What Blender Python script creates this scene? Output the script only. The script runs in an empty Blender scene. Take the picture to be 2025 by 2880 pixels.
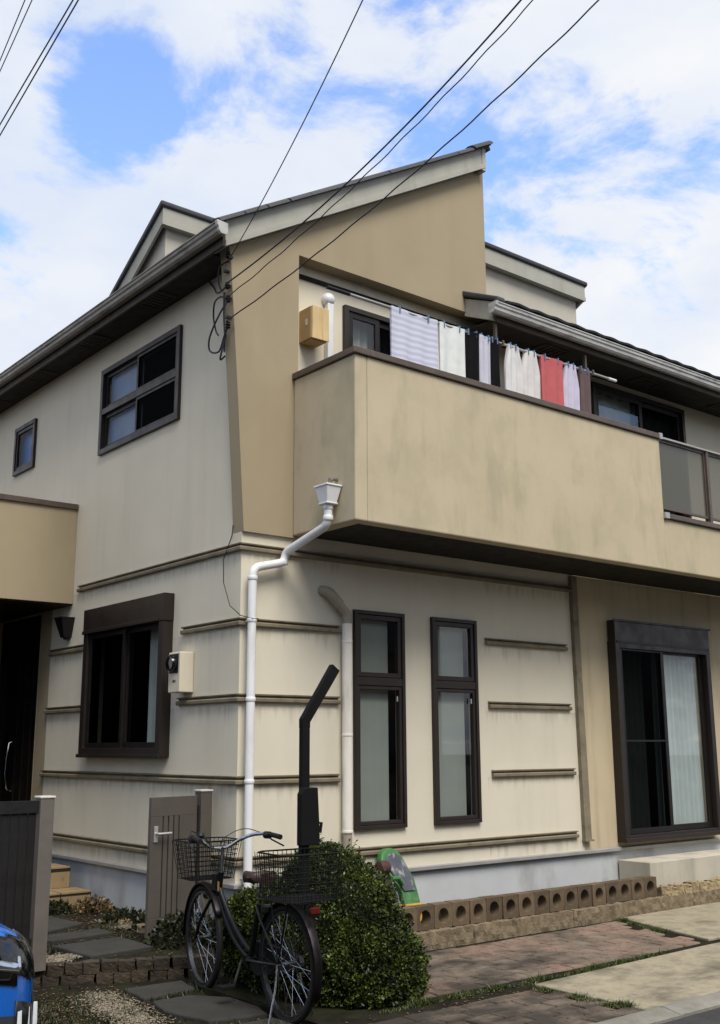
import bpy, bmesh, math, random
import numpy as np
from mathutils import Vector, Matrix

random.seed(7)
rng = np.random.default_rng(11)
SC = bpy.context.scene
COL = SC.collection

# ------------------------------------------------------------------ camera
YAW, PITCH, ROLL = 0.681368, 0.214846, -0.0047405
_f = Vector((math.sin(YAW)*math.cos(PITCH), math.cos(YAW)*math.cos(PITCH), math.sin(PITCH)))
_r = Vector((math.cos(YAW), -math.sin(YAW), 0.0))
_u = _r.cross(_f)
_c, _s = math.cos(ROLL), math.sin(ROLL)
_rt, _up = _c*_r + _s*_u, -_s*_r + _c*_u
cam_data = bpy.data.cameras.new('camera')
cam_data.sensor_fit = 'VERTICAL'
cam_data.sensor_height = 36.0
cam_data.lens = 36.0*3026.918/2880.0
cam_data.clip_start, cam_data.clip_end = 0.05, 2000.0
cam = bpy.data.objects.new('camera', cam_data)
COL.objects.link(cam)
m = Matrix.Identity(4)
for i in range(3):
    m[i][0], m[i][1], m[i][2] = _rt[i], _up[i], -_f[i]
m[0][3], m[1][3], m[2][3] = -4.801, -7.494, 1.5
cam.matrix_world = m
SC.camera = cam

# ------------------------------------------------------------------ sky and sun
SUN_EL, SUN_ROT = math.radians(55), math.radians(194)
world = bpy.data.worlds.new('World')
SC.world = world
world.use_nodes = True
wn, wl = world.node_tree.nodes, world.node_tree.links
wn.clear()
def N(t, **kw):
    n = wn.new(t)
    for k, v in kw.items():
        setattr(n, k, v)
    return n
def wmath(op, a, b=None, c=None, clamp=False):
    n = wn.new('ShaderNodeMath'); n.operation = op; n.use_clamp = clamp
    for i, v in enumerate((a, b, c)):
        if v is None: continue
        if isinstance(v, (int, float)): n.inputs[i].default_value = v
        else: wl.new(v, n.inputs[i])
    return n.outputs[0]
sky = N('ShaderNodeTexSky', sky_type='NISHITA', sun_disc=False, sun_elevation=SUN_EL, sun_rotation=SUN_ROT)
sky.air_density = 1.0; sky.dust_density = 0.3; sky.ozone_density = 2.0
tc = N('ShaderNodeTexCoord')
sep = N('ShaderNodeSeparateXYZ'); wl.new(tc.outputs['Generated'], sep.inputs[0])
den = wmath('ADD', wmath('MAXIMUM', sep.outputs[2], 0.0), 0.22)
comb = N('ShaderNodeCombineXYZ')
wl.new(wmath('DIVIDE', sep.outputs[0], den), comb.inputs[0])
wl.new(wmath('DIVIDE', sep.outputs[1], den), comb.inputs[1])
def wnoise(scale, detail, rough, off, dist=0.0):
    mp = N('ShaderNodeMapping'); mp.inputs['Location'].default_value = off
    wl.new(comb.outputs[0], mp.inputs[0])
    n = N('ShaderNodeTexNoise'); n.inputs['Scale'].default_value = scale
    n.inputs['Detail'].default_value = detail; n.inputs['Roughness'].default_value = rough
    n.inputs['Distortion'].default_value = dist
    wl.new(mp.outputs[0], n.inputs['Vector'])
    return n.outputs['Fac']
base = wnoise(4.2, 10, 0.62, (3.1, 1.7, 0.4), 0.25)
dens = wmath('ADD', wmath('MULTIPLY', wmath('SUBTRACT', base, 0.5), 1.6), 0.68)
# openings in the cloud sheet (directions on the sky, radius, depth)
HOLES = [((0.345, 0.735, 0.583), 0.075, 0.22), ((0.352, 0.762, 0.545), 0.06, 0.20), ((0.465, 0.688, 0.558), 0.065, 0.28), ((0.36, 0.795, 0.488), 0.055, 0.20),
         ((0.41, 0.735, 0.54), 0.05, 0.16), ((0.645, 0.597, 0.478), 0.05, 0.14), ((0.73, 0.48, 0.49), 0.07, 0.10),
         ((0.30, 0.843, 0.446), 0.06, 0.16), ((-0.5, 0.2, 0.84), 0.30, 0.2), ((0.2, -0.5, 0.84), 0.25, 0.2),
         ((-0.7, -0.5, 0.5), 0.25, 0.2), ((0.9, -0.2, 0.4), 0.25, 0.2)]
for d, r, a in HOLES:
    v = Vector(d).normalized()
    vm = N('ShaderNodeVectorMath', operation='DISTANCE')
    wl.new(tc.outputs['Generated'], vm.inputs[0]); vm.inputs[1].default_value = v
    mr = N('ShaderNodeMapRange'); mr.interpolation_type = 'SMOOTHSTEP'
    wl.new(vm.outputs['Value'], mr.inputs[0])
    for i, val in ((1, 0.0), (2, r*1.5), (3, a), (4, 0.0)):
        mr.inputs[i].default_value = val
    dens = wmath('SUBTRACT', dens, mr.outputs[0])
mask = N('ShaderNodeMapRange'); mask.interpolation_type = 'SMOOTHSTEP'
wl.new(dens, mask.inputs[0])
for i, val in ((1, 0.37), (2, 0.64), (3, 0.0), (4, 1.0)):
    mask.inputs[i].default_value = val
shade = wnoise(2.6, 7, 0.55, (8.0, 2.0, 1.0), 0.2)
sr = N('ShaderNodeValToRGB'); wl.new(shade, sr.inputs[0])
sr.color_ramp.elements[0].position = 0.30; sr.color_ramp.elements[0].color = (3.2, 3.65, 4.5, 1)
sr.color_ramp.elements[1].position = 0.66; sr.color_ramp.elements[1].color = (4.5, 4.55, 4.65, 1)
skm = N('ShaderNodeMix', data_type='RGBA', blend_type='MULTIPLY'); skm.inputs[0].default_value = 1.0
wl.new(sky.outputs[0], skm.inputs[6]); skm.inputs[7].default_value = (1.5, 1.52, 1.68, 1)
mix = N('ShaderNodeMix', data_type='RGBA')
wl.new(mask.outputs[0], mix.inputs[0]); wl.new(skm.outputs[2], mix.inputs[6]); wl.new(sr.outputs[0], mix.inputs[7])
bg = N('ShaderNodeBackground'); bg.inputs['Strength'].default_value = 0.15
out = N('ShaderNodeOutputWorld')
wl.new(mix.outputs[2], bg.inputs['Color']); wl.new(bg.outputs[0], out.inputs[0])

sun_d = bpy.data.lights.new('sun', 'SUN')
sun_d.energy = 2.8; sun_d.angle = math.radians(30); sun_d.color = (1.0, 0.95, 0.87)
sun = bpy.data.objects.new('sun', sun_d); COL.objects.link(sun)
sv = Vector((math.sin(SUN_ROT)*math.cos(SUN_EL), math.cos(SUN_ROT)*math.cos(SUN_EL), math.sin(SUN_EL)))
sun.rotation_euler = (-sv).to_track_quat('-Z', 'Y').to_euler()
sun.location = sv*30
vs = SC.view_settings
vs.view_transform = 'Standard'; vs.look = 'None'; vs.gamma = 1.0; vs.exposure = 0.48; vs.use_curve_mapping = False
SC.cycles.max_bounces = 8
SC.cycles.transparent_max_bounces = 12

# ------------------------------------------------------------------ helpers
W = {}
def woff(p):
    return W.get(p.name, Vector((0, 0, 0))) if p else Vector((0, 0, 0))
def put(o, parent=None):
    COL.objects.link(o)
    if parent: o.parent = parent
    W[o.name] = woff(parent).copy()
    return o
def tag(o, label, cat, group=None):
    o['label'] = label; o['category'] = cat
    if group: o['group'] = group
    return o
def thing(name, label, cat, loc=(0, 0, 0), rotz=0.0, group=None):
    o = bpy.data.objects.new(name, None); COL.objects.link(o)
    o.empty_display_size = 0.1
    o.location = loc; o.rotation_euler = (0, 0, rotz)
    W[o.name] = Vector(loc)
    return tag(o, label, cat, group)
def smooth_by_angle(me, ang=0.6):
    me.shade_smooth()
    try: me.set_sharp_from_angle(angle=ang)
    except Exception: pass

class B:
    def __init__(s): s.v, s.f = [], []
    def add(s, verts, faces):
        o = len(s.v); s.v += [tuple(p) for p in verts]
        s.f += [tuple(i+o for i in f) for f in faces]; return s
    def box(s, x0, x1, y0, y1, z0, z1):
        if x0 > x1: x0, x1 = x1, x0
        if y0 > y1: y0, y1 = y1, y0
        if z0 > z1: z0, z1 = z1, z0
        return s.add([(x0,y0,z0),(x1,y0,z0),(x1,y1,z0),(x0,y1,z0),(x0,y0,z1),(x1,y0,z1),(x1,y1,z1),(x0,y1,z1)],
                     [(0,3,2,1),(4,5,6,7),(0,1,5,4),(1,2,6,5),(2,3,7,6),(3,0,4,7)])
    def hexa(s, b, t):
        return s.add(list(b)+list(t), [(3,2,1,0),(4,5,6,7),(0,1,5,4),(1,2,6,5),(2,3,7,6),(3,0,4,7)])
    def prism(s, poly, d, p0):
        """poly: list of 3D points, extruded by vector d"""
        n = len(poly); d = Vector(d)
        a = [Vector(p)+Vector(p0) for p in poly]; b = [p+d for p in a]
        return s.add(a+b, [tuple(range(n)), tuple(range(2*n-1, n-1, -1))] +
                     [(i, (i+n), (i+1) % n + n, (i+1) % n) for i in range(n)])
    def prism_y(s, xz, y0, y1): return s.prism([(x, 0, z) for x, z in xz], (0, y1-y0, 0), (0, y0, 0))
    def prism_x(s, yz, x0, x1): return s.prism([(0, y, z) for y, z in yz], (x1-x0, 0, 0), (x0, 0, 0))
    def prism_z(s, xy, z0, z1): return s.prism([(x, y, 0) for x, y in xy], (0, 0, z1-z0), (0, 0, z0))
    def tube(s, pts, r, n=8, cap=True, closed=False):
        pts = [Vector(p) for p in pts]; k = len(pts)
        rr = r if isinstance(r, (list, tuple)) else [r]*k
        ring = []; prev = None
        for i, p in enumerate(pts):
            if closed: t = (pts[(i+1) % k]-pts[i-1])
            else: t = pts[min(i+1, k-1)]-pts[max(i-1, 0)]
            t = t.normalized()
            if prev is None:
                a = Vector((0, 0, 1)) if abs(t.z) < 0.9 else Vector((1, 0, 0))
                u = t.cross(a).normalized()
            else:
                u = (prev - t*prev.dot(t)).normalized()
            prev = u; w = t.cross(u)
            ring.append([p + (u*math.cos(2*math.pi*j/n)+w*math.sin(2*math.pi*j/n))*rr[i] for j in range(n)])
        o = len(s.v); s.v += [tuple(q) for g in ring for q in g]
        for i in range(k if closed else k-1):
            a, b = o+i*n, o+((i+1) % k)*n
            for j in range(n): s.f.append((a+j, a+(j+1) % n, b+(j+1) % n, b+j))
        if cap and not closed:
            s.f.append(tuple(o+j for j in range(n-1, -1, -1))); s.f.append(tuple(o+(k-1)*n+j for j in range(n)))
        return s
    def lathe(s, prof, c, axis='z', n=16):
        c = Vector(c); ring = []
        for r, h in prof:
            g = []
            for j in range(n):
                a = 2*math.pi*j/n; x, y = r*math.cos(a), r*math.sin(a)
                g.append(c + {'z': Vector((x, y, h)), 'y': Vector((y, h, x)), 'x': Vector((h, x, y))}[axis])
            ring.append(g)
        o = len(s.v); s.v += [tuple(q) for g in ring for q in g]
        for i in range(len(prof)-1):
            for j in range(n):
                s.f.append((o+i*n+j, o+i*n+(j+1) % n, o+(i+1)*n+(j+1) % n, o+(i+1)*n+j))
        s.f.append(tuple(o+j for j in range(n-1, -1, -1))); s.f.append(tuple(o+(len(prof)-1)*n+j for j in range(n)))
        return s
    def wall(s, axis, c, u0, u1, z0, z1, holes=(), depth=0.12, sign=1):
        """flat wall facing -axis at axis=c with rectangular openings and reveals going in by depth"""
        us = sorted({u0, u1} | {h[i] for h in holes for i in (0, 1)}); zs = sorted({z0, z1} | {h[i] for h in holes for i in (2, 3)})
        us = [u for u in us if u0 <= u <= u1]; zs = [z for z in zs if z0 <= z <= z1]
        P = (lambda u, d, z: (u, c+sign*d, z)) if axis == 'y' else (lambda u, d, z: (c+sign*d, u, z))
        for a, b in zip(us, us[1:]):
            for p, q in zip(zs, zs[1:]):
                if any(h[0] <= a and b <= h[1] and h[2] <= p and q <= h[3] for h in holes): continue
                s.add([P(a,0,p), P(b,0,p), P(b,0,q), P(a,0,q)], [(0,1,2,3)])
        for h in holes:
            a, b, p, q = h[:4]
            for e in ([(a,p),(b,p)], [(b,p),(b,q)], [(b,q),(a,q)], [(a,q),(a,p)]):
                (ua, za), (ub, zb) = e
                s.add([P(ua,0,za), P(ub,0,zb), P(ub,depth,zb), P(ua,depth,za)], [(0,1,2,3)])
        return s
    def mould(s, path, prof, z):
        """profile (out, up) swept along a plan path; outward is to the right of travel"""
        path = [Vector((p[0], p[1])) for p in path]; k = len(path); n = len(prof); offs = []
        for i in range(k):
            ds = []
            if i > 0: ds.append((path[i]-path[i-1]).normalized())
            if i < k-1: ds.append((path[i+1]-path[i]).normalized())
            ns = [Vector((d.y, -d.x)) for d in ds]
            if len(ns) == 2:
                m_ = (ns[0]+ns[1]); m_ = m_/max(1e-6, m_.dot(ns[0])); offs.append(m_)
            else: offs.append(ns[0])
        o = len(s.v)
        for i in range(k):
            for a, h in prof:
                q = path[i]+offs[i]*a; s.v.append((q.x, q.y, z+h))
        for i in range(k-1):
            for j in range(n-1):
                a, b = o+i*n+j, o+(i+1)*n+j
                s.f.append((a, b, b+1, a+1))
        s.f.append(tuple(o+j for j in range(n))); s.f.append(tuple(o+(k-1)*n+j for j in range(n-1, -1, -1)))
        return s
    def mesh(s, name, mat, smooth=False, off=None, norm=True):
        me = bpy.data.meshes.new(name)
        vv = s.v if off is None else [(x-off[0], y-off[1], z-off[2]) for x, y, z in s.v]
        me.from_pydata(vv, [], s.f); me.update()
        if norm:
            bm = bmesh.new(); bm.from_mesh(me); bmesh.ops.recalc_face_normals(bm, faces=bm.faces); bm.to_mesh(me); bm.free()
        if mat: me.materials.append(mat)
        if smooth: smooth_by_angle(me)
        return me
    def obj(s, name, mat, parent=None, smooth=False, bevel=0.0, local=False, norm=True):
        off = None if local else woff(parent)
        o = bpy.data.objects.new(name, s.mesh(name, mat, smooth, off, norm))
        put(o, parent)
        if bevel:
            md = o.modifiers.new('bevel', 'BEVEL'); md.width = bevel; md.segments = 2; md.limit_method = 'ANGLE'; md.angle_limit = 0.7
        return o
def piece(name, me, parent, loc, rot=(0, 0, 0), scale=(1, 1, 1)):
    o = bpy.data.objects.new(name, me); put(o, parent)
    o.location = Vector(loc)-woff(parent); o.rotation_euler = rot; o.scale = scale
    return o
def structure(o): o['kind'] = 'structure'; return o

def lin(*c):
    r = []
    for x in c:
        x = x/255.0; r.append(x/12.92 if x <= 0.04045 else ((x+0.055)/1.055)**2.4)
    return tuple(r)+(1.0,)

# ------------------------------------------------------------------ materials
MATS = {}
def M(name, col, rough=0.75, var=0.10, vscale=3.0, bump=0.0, bscale=120.0, stain=None, stain_amt=0.0, sscale=(3.5, 3.5, 0.45),
      metal=0.0, spec=0.4, col2=None, c2scale=4.0, c2pos=(0.45, 0.62), rnd=0.0, coat=0.0, sheen=0.0, trans=0.0, sgrad=None, sramp=(0.48, 0.72), bump2=0.0, b2scale=12.0, grime=0.0):
    if name in MATS: return MATS[name]
    mt = bpy.data.materials.new(name); mt.use_nodes = True; MATS[name] = mt
    n, l = mt.node_tree.nodes, mt.node_tree.links
    bs = n['Principled BSDF']
    bs.inputs['Roughness'].default_value = rough; bs.inputs['Metallic'].default_value = metal
    bs.inputs['Specular IOR Level'].default_value = spec
    bs.inputs['Coat Weight'].default_value = coat
    bs.inputs['Coat Roughness'].default_value = 0.06
    t = n.new('ShaderNodeTexCoord')
    def noise(scale, detail=5, vec=None, r=0.55):
        x = n.new('ShaderNodeTexNoise'); x.inputs['Detail'].default_value = detail; x.inputs['Roughness'].default_value = r
        if isinstance(scale, tuple):
            mp = n.new('ShaderNodeMapping'); mp.inputs['Scale'].default_value = scale
            l.new(t.outputs['Object'], mp.inputs[0]); l.new(mp.outputs[0], x.inputs['Vector']); x.inputs['Scale'].default_value = 1.0
        else:
            l.new(t.outputs['Object'], x.inputs['Vector']); x.inputs['Scale'].default_value = scale
        return x.outputs['Fac']
    def mixc(f, a, b, mode='MIX'):
        x = n.new('ShaderNodeMix'); x.data_type = 'RGBA'; x.blend_type = mode
        if isinstance(f, (int, float)): x.inputs[0].default_value = f
        else: l.new(f, x.inputs[0])
        for k, c in ((6, a), (7, b)):
            if isinstance(c, tuple): x.inputs[k].default_value = c
            else: l.new(c, x.inputs[k])
        return x.outputs[2]
    def ramp(f, a, b, p, q):
        x = n.new('ShaderNodeMapRange'); l.new(f, x.inputs[0]); x.interpolation_type = 'SMOOTHSTEP'
        for i, v in ((1, p), (2, q), (3, a), (4, b)): x.inputs[i].default_value = v
        return x.outputs[0]
    c = col
    if col2: c = mixc(ramp(noise(c2scale, 6, r=0.6), 0, 1, *c2pos), c, col2)
    if var:
        v = ramp(noise(vscale, 6), 1-var, 1+var, 0.3, 0.7)
        g = n.new('ShaderNodeCombineXYZ')
        for i in range(3): l.new(v, g.inputs[i])
        c = mixc(1.0, c, g.outputs[0], 'MULTIPLY')
    if stain:
        sn = noise(sscale, 6, r=0.6)
        if sgrad:
            gm_ = n.new('ShaderNodeNewGeometry'); sx_ = n.new('ShaderNodeSeparateXYZ'); l.new(gm_.outputs['Position'], sx_.inputs[0])
            g_ = n.new('ShaderNodeMath'); g_.operation = 'MULTIPLY_ADD'; l.new(sx_.outputs[0], g_.inputs[0]); g_.inputs[1].default_value = sgrad[0]; g_.inputs[2].default_value = sgrad[1]
            a_ = n.new('ShaderNodeMath'); a_.operation = 'ADD'; l.new(sn, a_.inputs[0]); l.new(g_.outputs[0], a_.inputs[1]); sn = a_.outputs[0]
        sfac = ramp(sn, 0, stain_amt, *sramp)
        c = mixc(sfac, c, stain)
    if grime:
        c = mixc(ramp(noise(22.0, 5), 0, grime, 0.5, 0.72), c, (0.03, 0.028, 0.022, 1))
    if rnd:
        oi = n.new('ShaderNodeObjectInfo')
        v = ramp(oi.outputs['Random'], 1-rnd, 1+rnd, 0, 1)
        g = n.new('ShaderNodeCombineXYZ')
        for i in range(3): l.new(v, g.inputs[i])
        c = mixc(1.0, c, g.outputs[0], 'MULTIPLY')
    if isinstance(c, tuple): bs.inputs['Base Color'].default_value = c
    else: l.new(c, bs.inputs['Base Color'])
    rv = ramp(noise(vscale*2.3, 4), max(0.03, rough-0.07), min(1.0, rough+0.09), 0.3, 0.7)
    l.new(rv, bs.inputs['Roughness'])
    last = None
    for amt, sc in ((bump2, b2scale), (bump, bscale)):
        if amt:
            bp = n.new('ShaderNodeBump'); bp.inputs['Strength'].default_value = amt; bp.inputs['Distance'].default_value = 0.01
            l.new(noise(sc, 4), bp.inputs['Height'])
            if last: l.new(last, bp.inputs['Normal'])
            last = bp.outputs[0]
    if last: l.new(last, bs.inputs['Normal'])
    return mt
def glass(name, tint=(1, 1, 1, 1), refl=1.0, rough=0.02, haze=None, haze_amt=0.0):
    mt = bpy.data.materials.new(name); mt.use_nodes = True
    n, l = mt.node_tree.nodes, mt.node_tree.links; n.clear()
    o = n.new('ShaderNodeOutputMaterial'); tr = n.new('ShaderNodeBsdfTransparent'); tr.inputs[0].default_value = tint
    gl = n.new('ShaderNodeBsdfGlossy'); gl.inputs['Roughness'].default_value = rough
    # thin double-sided pane: Schlick reflectance, the same from either side
    lw = n.new('ShaderNodeLayerWeight'); lw.inputs['Blend'].default_value = 0.5
    p5 = n.new('ShaderNodeMath'); p5.operation = 'POWER'; l.new(lw.outputs['Facing'], p5.inputs[0]); p5.inputs[1].default_value = 5.0
    sc = n.new('ShaderNodeMath'); sc.operation = 'MULTIPLY_ADD'; l.new(p5.outputs[0], sc.inputs[0]); sc.inputs[1].default_value = 0.92; sc.inputs[2].default_value = 0.08
    mu = n.new('ShaderNodeMath'); mu.operation = 'MULTIPLY'; mu.inputs[1].default_value = refl; mu.use_clamp = True
    l.new(sc.outputs[0], mu.inputs[0])
    mx = n.new('ShaderNodeMixShader'); l.new(mu.outputs[0], mx.inputs[0])
    first = tr.outputs[0]
    if haze:
        df = n.new('ShaderNodeBsdfDiffuse'); df.inputs[0].default_value = haze
        m2 = n.new('ShaderNodeMixShader'); m2.inputs[0].default_value = haze_amt
        l.new(tr.outputs[0], m2.inputs[1]); l.new(df.outputs[0], m2.inputs[2]); first = m2.outputs[0]
    l.new(first, mx.inputs[1]); l.new(gl.outputs[0], mx.inputs[2]); l.new(mx.outputs[0], o.inputs[0])
    return mt

GREY = M('grey_render', lin(214, 205, 184), 0.92, 0.03, 1.2, bump=0.35, bscale=260, stain=lin(168, 162, 146), stain_amt=0.16, spec=0.2)
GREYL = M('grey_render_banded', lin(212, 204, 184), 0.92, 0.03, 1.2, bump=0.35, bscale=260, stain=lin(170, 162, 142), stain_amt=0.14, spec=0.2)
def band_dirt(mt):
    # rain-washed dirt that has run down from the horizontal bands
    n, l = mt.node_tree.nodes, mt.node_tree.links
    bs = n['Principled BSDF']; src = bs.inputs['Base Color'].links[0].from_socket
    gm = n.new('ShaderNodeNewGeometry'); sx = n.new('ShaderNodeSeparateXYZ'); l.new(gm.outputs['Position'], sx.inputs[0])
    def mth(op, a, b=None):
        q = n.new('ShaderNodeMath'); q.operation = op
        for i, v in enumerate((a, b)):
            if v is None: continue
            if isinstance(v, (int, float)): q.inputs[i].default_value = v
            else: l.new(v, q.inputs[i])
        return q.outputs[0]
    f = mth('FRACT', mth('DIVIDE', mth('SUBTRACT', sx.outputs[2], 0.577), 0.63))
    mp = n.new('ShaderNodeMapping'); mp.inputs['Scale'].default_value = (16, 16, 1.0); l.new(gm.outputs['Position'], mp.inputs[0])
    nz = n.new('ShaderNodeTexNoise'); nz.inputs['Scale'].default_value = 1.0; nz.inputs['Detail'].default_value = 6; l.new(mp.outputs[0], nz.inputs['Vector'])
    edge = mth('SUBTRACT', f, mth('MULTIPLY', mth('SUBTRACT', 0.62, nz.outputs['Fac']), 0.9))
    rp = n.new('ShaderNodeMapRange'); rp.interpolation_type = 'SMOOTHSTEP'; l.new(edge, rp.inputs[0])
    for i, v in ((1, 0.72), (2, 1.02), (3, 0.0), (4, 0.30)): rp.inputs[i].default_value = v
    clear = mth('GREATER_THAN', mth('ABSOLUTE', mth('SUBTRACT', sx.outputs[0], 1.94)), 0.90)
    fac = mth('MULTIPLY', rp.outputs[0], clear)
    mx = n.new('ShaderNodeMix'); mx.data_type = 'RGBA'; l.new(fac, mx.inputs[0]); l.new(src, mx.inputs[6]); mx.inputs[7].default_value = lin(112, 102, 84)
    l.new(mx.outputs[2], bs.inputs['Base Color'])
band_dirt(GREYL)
TAN = M('tan_render', lin(157, 143, 116), 0.9, 0.04, 1.2, bump=0.25, bscale=210, stain=lin(140, 124, 94), stain_amt=0.22)
TANB = M('balcony_render', lin(186, 172, 144), 0.9, 0.05, 1.3, bump=0.25, bscale=210, stain=lin(150, 143, 118), stain_amt=0.34, sscale=(7.0, 7.0, 1.7),
         col2=lin(178, 166, 138), c2scale=2.2)
TANR = M('tan_render_streaked', lin(190, 175, 145), 0.9, 0.05, 1.6, bump=0.25, bscale=210, stain=lin(120, 104, 76), stain_amt=0.35, sscale=(6, 6, 0.6))
BAND = M('band_trim', lin(124, 114, 94), 0.8, 0.12, 5, stain=lin(70, 62, 46), stain_amt=0.5, sscale=(9, 9, 9), bump=0.15)
FASCIA = M('fascia_board', lin(160, 158, 146), 0.7, 0.06, 3, bump=0.2, bscale=60, stain=lin(120, 118, 104), stain_amt=0.4)
DORMER = M('dormer_cladding', lin(180, 174, 160), 0.85, 0.06, 2.5, bump=0.2)
BROWN = M('bronze_aluminium', lin(50, 43, 39), 0.42, 0.04, 3, metal=0.35, spec=0.4)
BROWN2 = M('dark_bronze', lin(32, 27, 25), 0.45, 0.10, 8, metal=0.3)
CAP = M('coping_metal', lin(96, 84, 74), 0.45, 0.10, 6, metal=0.4, grime=0.25)
SOFFIT = M('soffit_board', lin(40, 36, 31), 0.85, 0.12, 4, bump=0.15)  # shade under balcony and eaves is put into this dark colour
GUTTER = M('gutter_vinyl', lin(128, 120, 108), 0.45, 0.12, 5, stain=lin(60, 54, 46), stain_amt=0.7, sscale=(4, 4, 14))
GUTTERL = M('gutter_pale', lin(176, 174, 168), 0.45, 0.10, 5, stain=lin(80, 76, 70), stain_amt=0.6, sscale=(4, 4, 14))
ROOF = M('roof_tile', lin(58, 58, 60), 0.65, 0.15, 9, bump=0.3, bscale=80, rnd=0.15)
FOUND = M('foundation_mortar', lin(184, 186, 186), 0.85, 0.06, 1.8, bump=0.15, stain=lin(120, 118, 112), stain_amt=0.45, sscale=(2.5, 2.5, 1.6))
LEDGE = M('drip_flashing', lin(160, 158, 156), 0.4, 0.08, 5, metal=0.3)
WHITEP = M('white_pvc', lin(222, 222, 220), 0.32, 0.03, 4, stain=lin(170, 166, 156), stain_amt=0.4, sscale=(8, 8, 1.5))
CREAMP = M('cream_pvc', lin(220, 214, 202), 0.4, 0.05, 4, stain=lin(120, 112, 98), stain_amt=0.5, sscale=(8, 8, 1.2))
CONC = M('concrete', lin(172, 164, 146), 0.9, 0.10, 3, bump=0.35, bscale=90, stain=lin(104, 98, 84), stain_amt=0.55, sscale=(1.6, 1.6, 1.6))
CURTAIN = M('net_curtain', lin(164, 176, 174), 0.9, 0.05, 6)
BLINDG = M('pale_blind', lin(124, 132, 124), 0.8, 0.06, 2)
CURTAIND = M('dim_curtain', lin(148, 156, 150), 0.9, 0.05, 6)
BLUEREFL = M('blue_sky_reflection', lin(84, 108, 140), 0.5, 0.05, 2)  # blue sky reflection painted as the colour of a panel behind the glass
DEEPREFL = M('deep_sky_reflection', lin(40, 84, 150), 0.5, 0.08, 2)  # deeper painted sky reflection for the small window
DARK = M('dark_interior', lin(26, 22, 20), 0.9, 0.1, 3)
BLACK = M('black_plastic', lin(16, 16, 17), 0.5, 0.1, 8)
GLASS = glass('window_glass', refl=1.0)
GLASSU = glass('upper_window_glass', refl=0.25)
GLASSD = glass('screened_glass', (0.16, 0.17, 0.17, 1), 0.03, 0.3)
GLASSF = glass('frosted_balcony_glass', (0.5, 0.5, 0.46, 1), 0.7, 0.15, lin(92, 90, 78), 0.75)

# ================================================================== GROUND
STREETGRASS = M('grass_blade', lin(58, 74, 34), 0.7, 0.25, 20, spec=0.2)
SOIL = M('soil', lin(36, 32, 26), 0.95, 0.35, 6, bump=0.8, bscale=45, bump2=0.8, b2scale=9, col2=lin(32, 34, 20), c2scale=3.0, spec=0.1)
ASPH = M('asphalt', lin(66, 65, 64), 0.9, 0.15, 5, bump=0.9, bscale=160, spec=0.2)
GREYSLAB = M('stepping_slab', lin(50, 48, 44), 0.9, 0.16, 6, bump=0.6, bscale=60, stain=lin(48, 46, 38), stain_amt=0.6, sscale=(4, 4, 4))
def heightfield(nx, ny, x0, x1, y0, y1, fz):
    b = B()
    xs = np.linspace(x0, x1, nx); ys = np.linspace(y0, y1, ny)
    b.v = [(x, y, fz(x, y)) for y in ys for x in xs]
    b.f = [(j*nx+i, j*nx+i+1, (j+1)*nx+i+1, (j+1)*nx+i) for j in range(ny-1) for i in range(nx-1)]
    return b
g = B(); g.add([(-150,-150,-0.075),(150,-150,-0.075),(150,150,-0.075),(-150,150,-0.075)], [(0,1,2,3)])
structure(g.obj('ground', SOIL))
from mathutils import noise as mn
def bumpy(x, y, a=0.012, s=4.0): return a*mn.noise(Vector((x*s, y*s, 3.3)))+a*0.5*mn.noise(Vector((x*s*4, y*s*4, 1.3)))
yard = heightfield(110, 110, -4.2, 0.2, -3.3, 0.9, lambda x, y: -0.055+bumpy(x, y))
structure(yard.obj('bare_yard', SOIL, smooth=True))
# road with kerb
rd = B(); rd.add([(-60,-60,-0.03),(60,-60,-0.03),(60,-3.47,-0.03),(-60,-3.47,-0.03)], [(0,1,2,3)])
structure(rd.obj('road', ASPH))
KERB = M('kerb_concrete', lin(126, 122, 112), 0.9, 0.15, 7, bump=0.6, bscale=70, rnd=0.1, stain=lin(64, 60, 50), stain_amt=0.5, sscale=(3, 3, 3))
kerb = B().box(-20, 20, -3.47, -3.32, -0.10, -0.035).obj('kerb', KERB); structure(kerb)
kb = B(); L = 0.598
kb.prism_x([(-3.475,-0.032),(-3.325,-0.032),(-3.325,0.008),(-3.36,0.012),(-3.475,-0.012)], 0, L)
kme = kb.mesh('kerb_stone', KERB)
for i in range(-8, 8):
    piece('kerb_stone', kme, kerb, (0.22+i*0.6, random.uniform(-.004, .004), random.uniform(-.003, .003)), (0, 0, random.uniform(-.004, .004)))
# paved forecourt bed
bed = B().box(-0.9, 9.0, -3.32, -1.06, -0.07, -0.014).obj('forecourt', SOIL); structure(bed)
SLABC = M('beige_slab', lin(152, 142, 119), 0.9, 0.10, 3.2, bump=0.6, bscale=110, stain=lin(78, 72, 60), stain_amt=0.85, sscale=(1.5, 2.2, 1.0), col2=lin(136, 127, 107), c2scale=7, grime=0.25, sgrad=(-0.05, 0.09))
def slab(xy, z0, z1, mat, parent, name='slab', bev=0.008):
    return B().prism_z(xy, z0, z1).obj(name, mat, parent, bevel=bev)
slab([(3.02,-2.20),(6.2,-2.20),(6.2,-1.07),(3.36,-1.07)], -0.06, 0.004, SLABC, bed)
slab([(0.72,-3.315),(3.6,-3.315),(3.6,-2.33),(2.75,-2.33),(0.74,-2.42)], -0.06, 0.002, SLABC, bed)
slab([(3.62,-3.315),(6.2,-3.315),(6.2,-2.23),(3.62,-2.27)], -0.06, 0.001, SLABC, bed)
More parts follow.
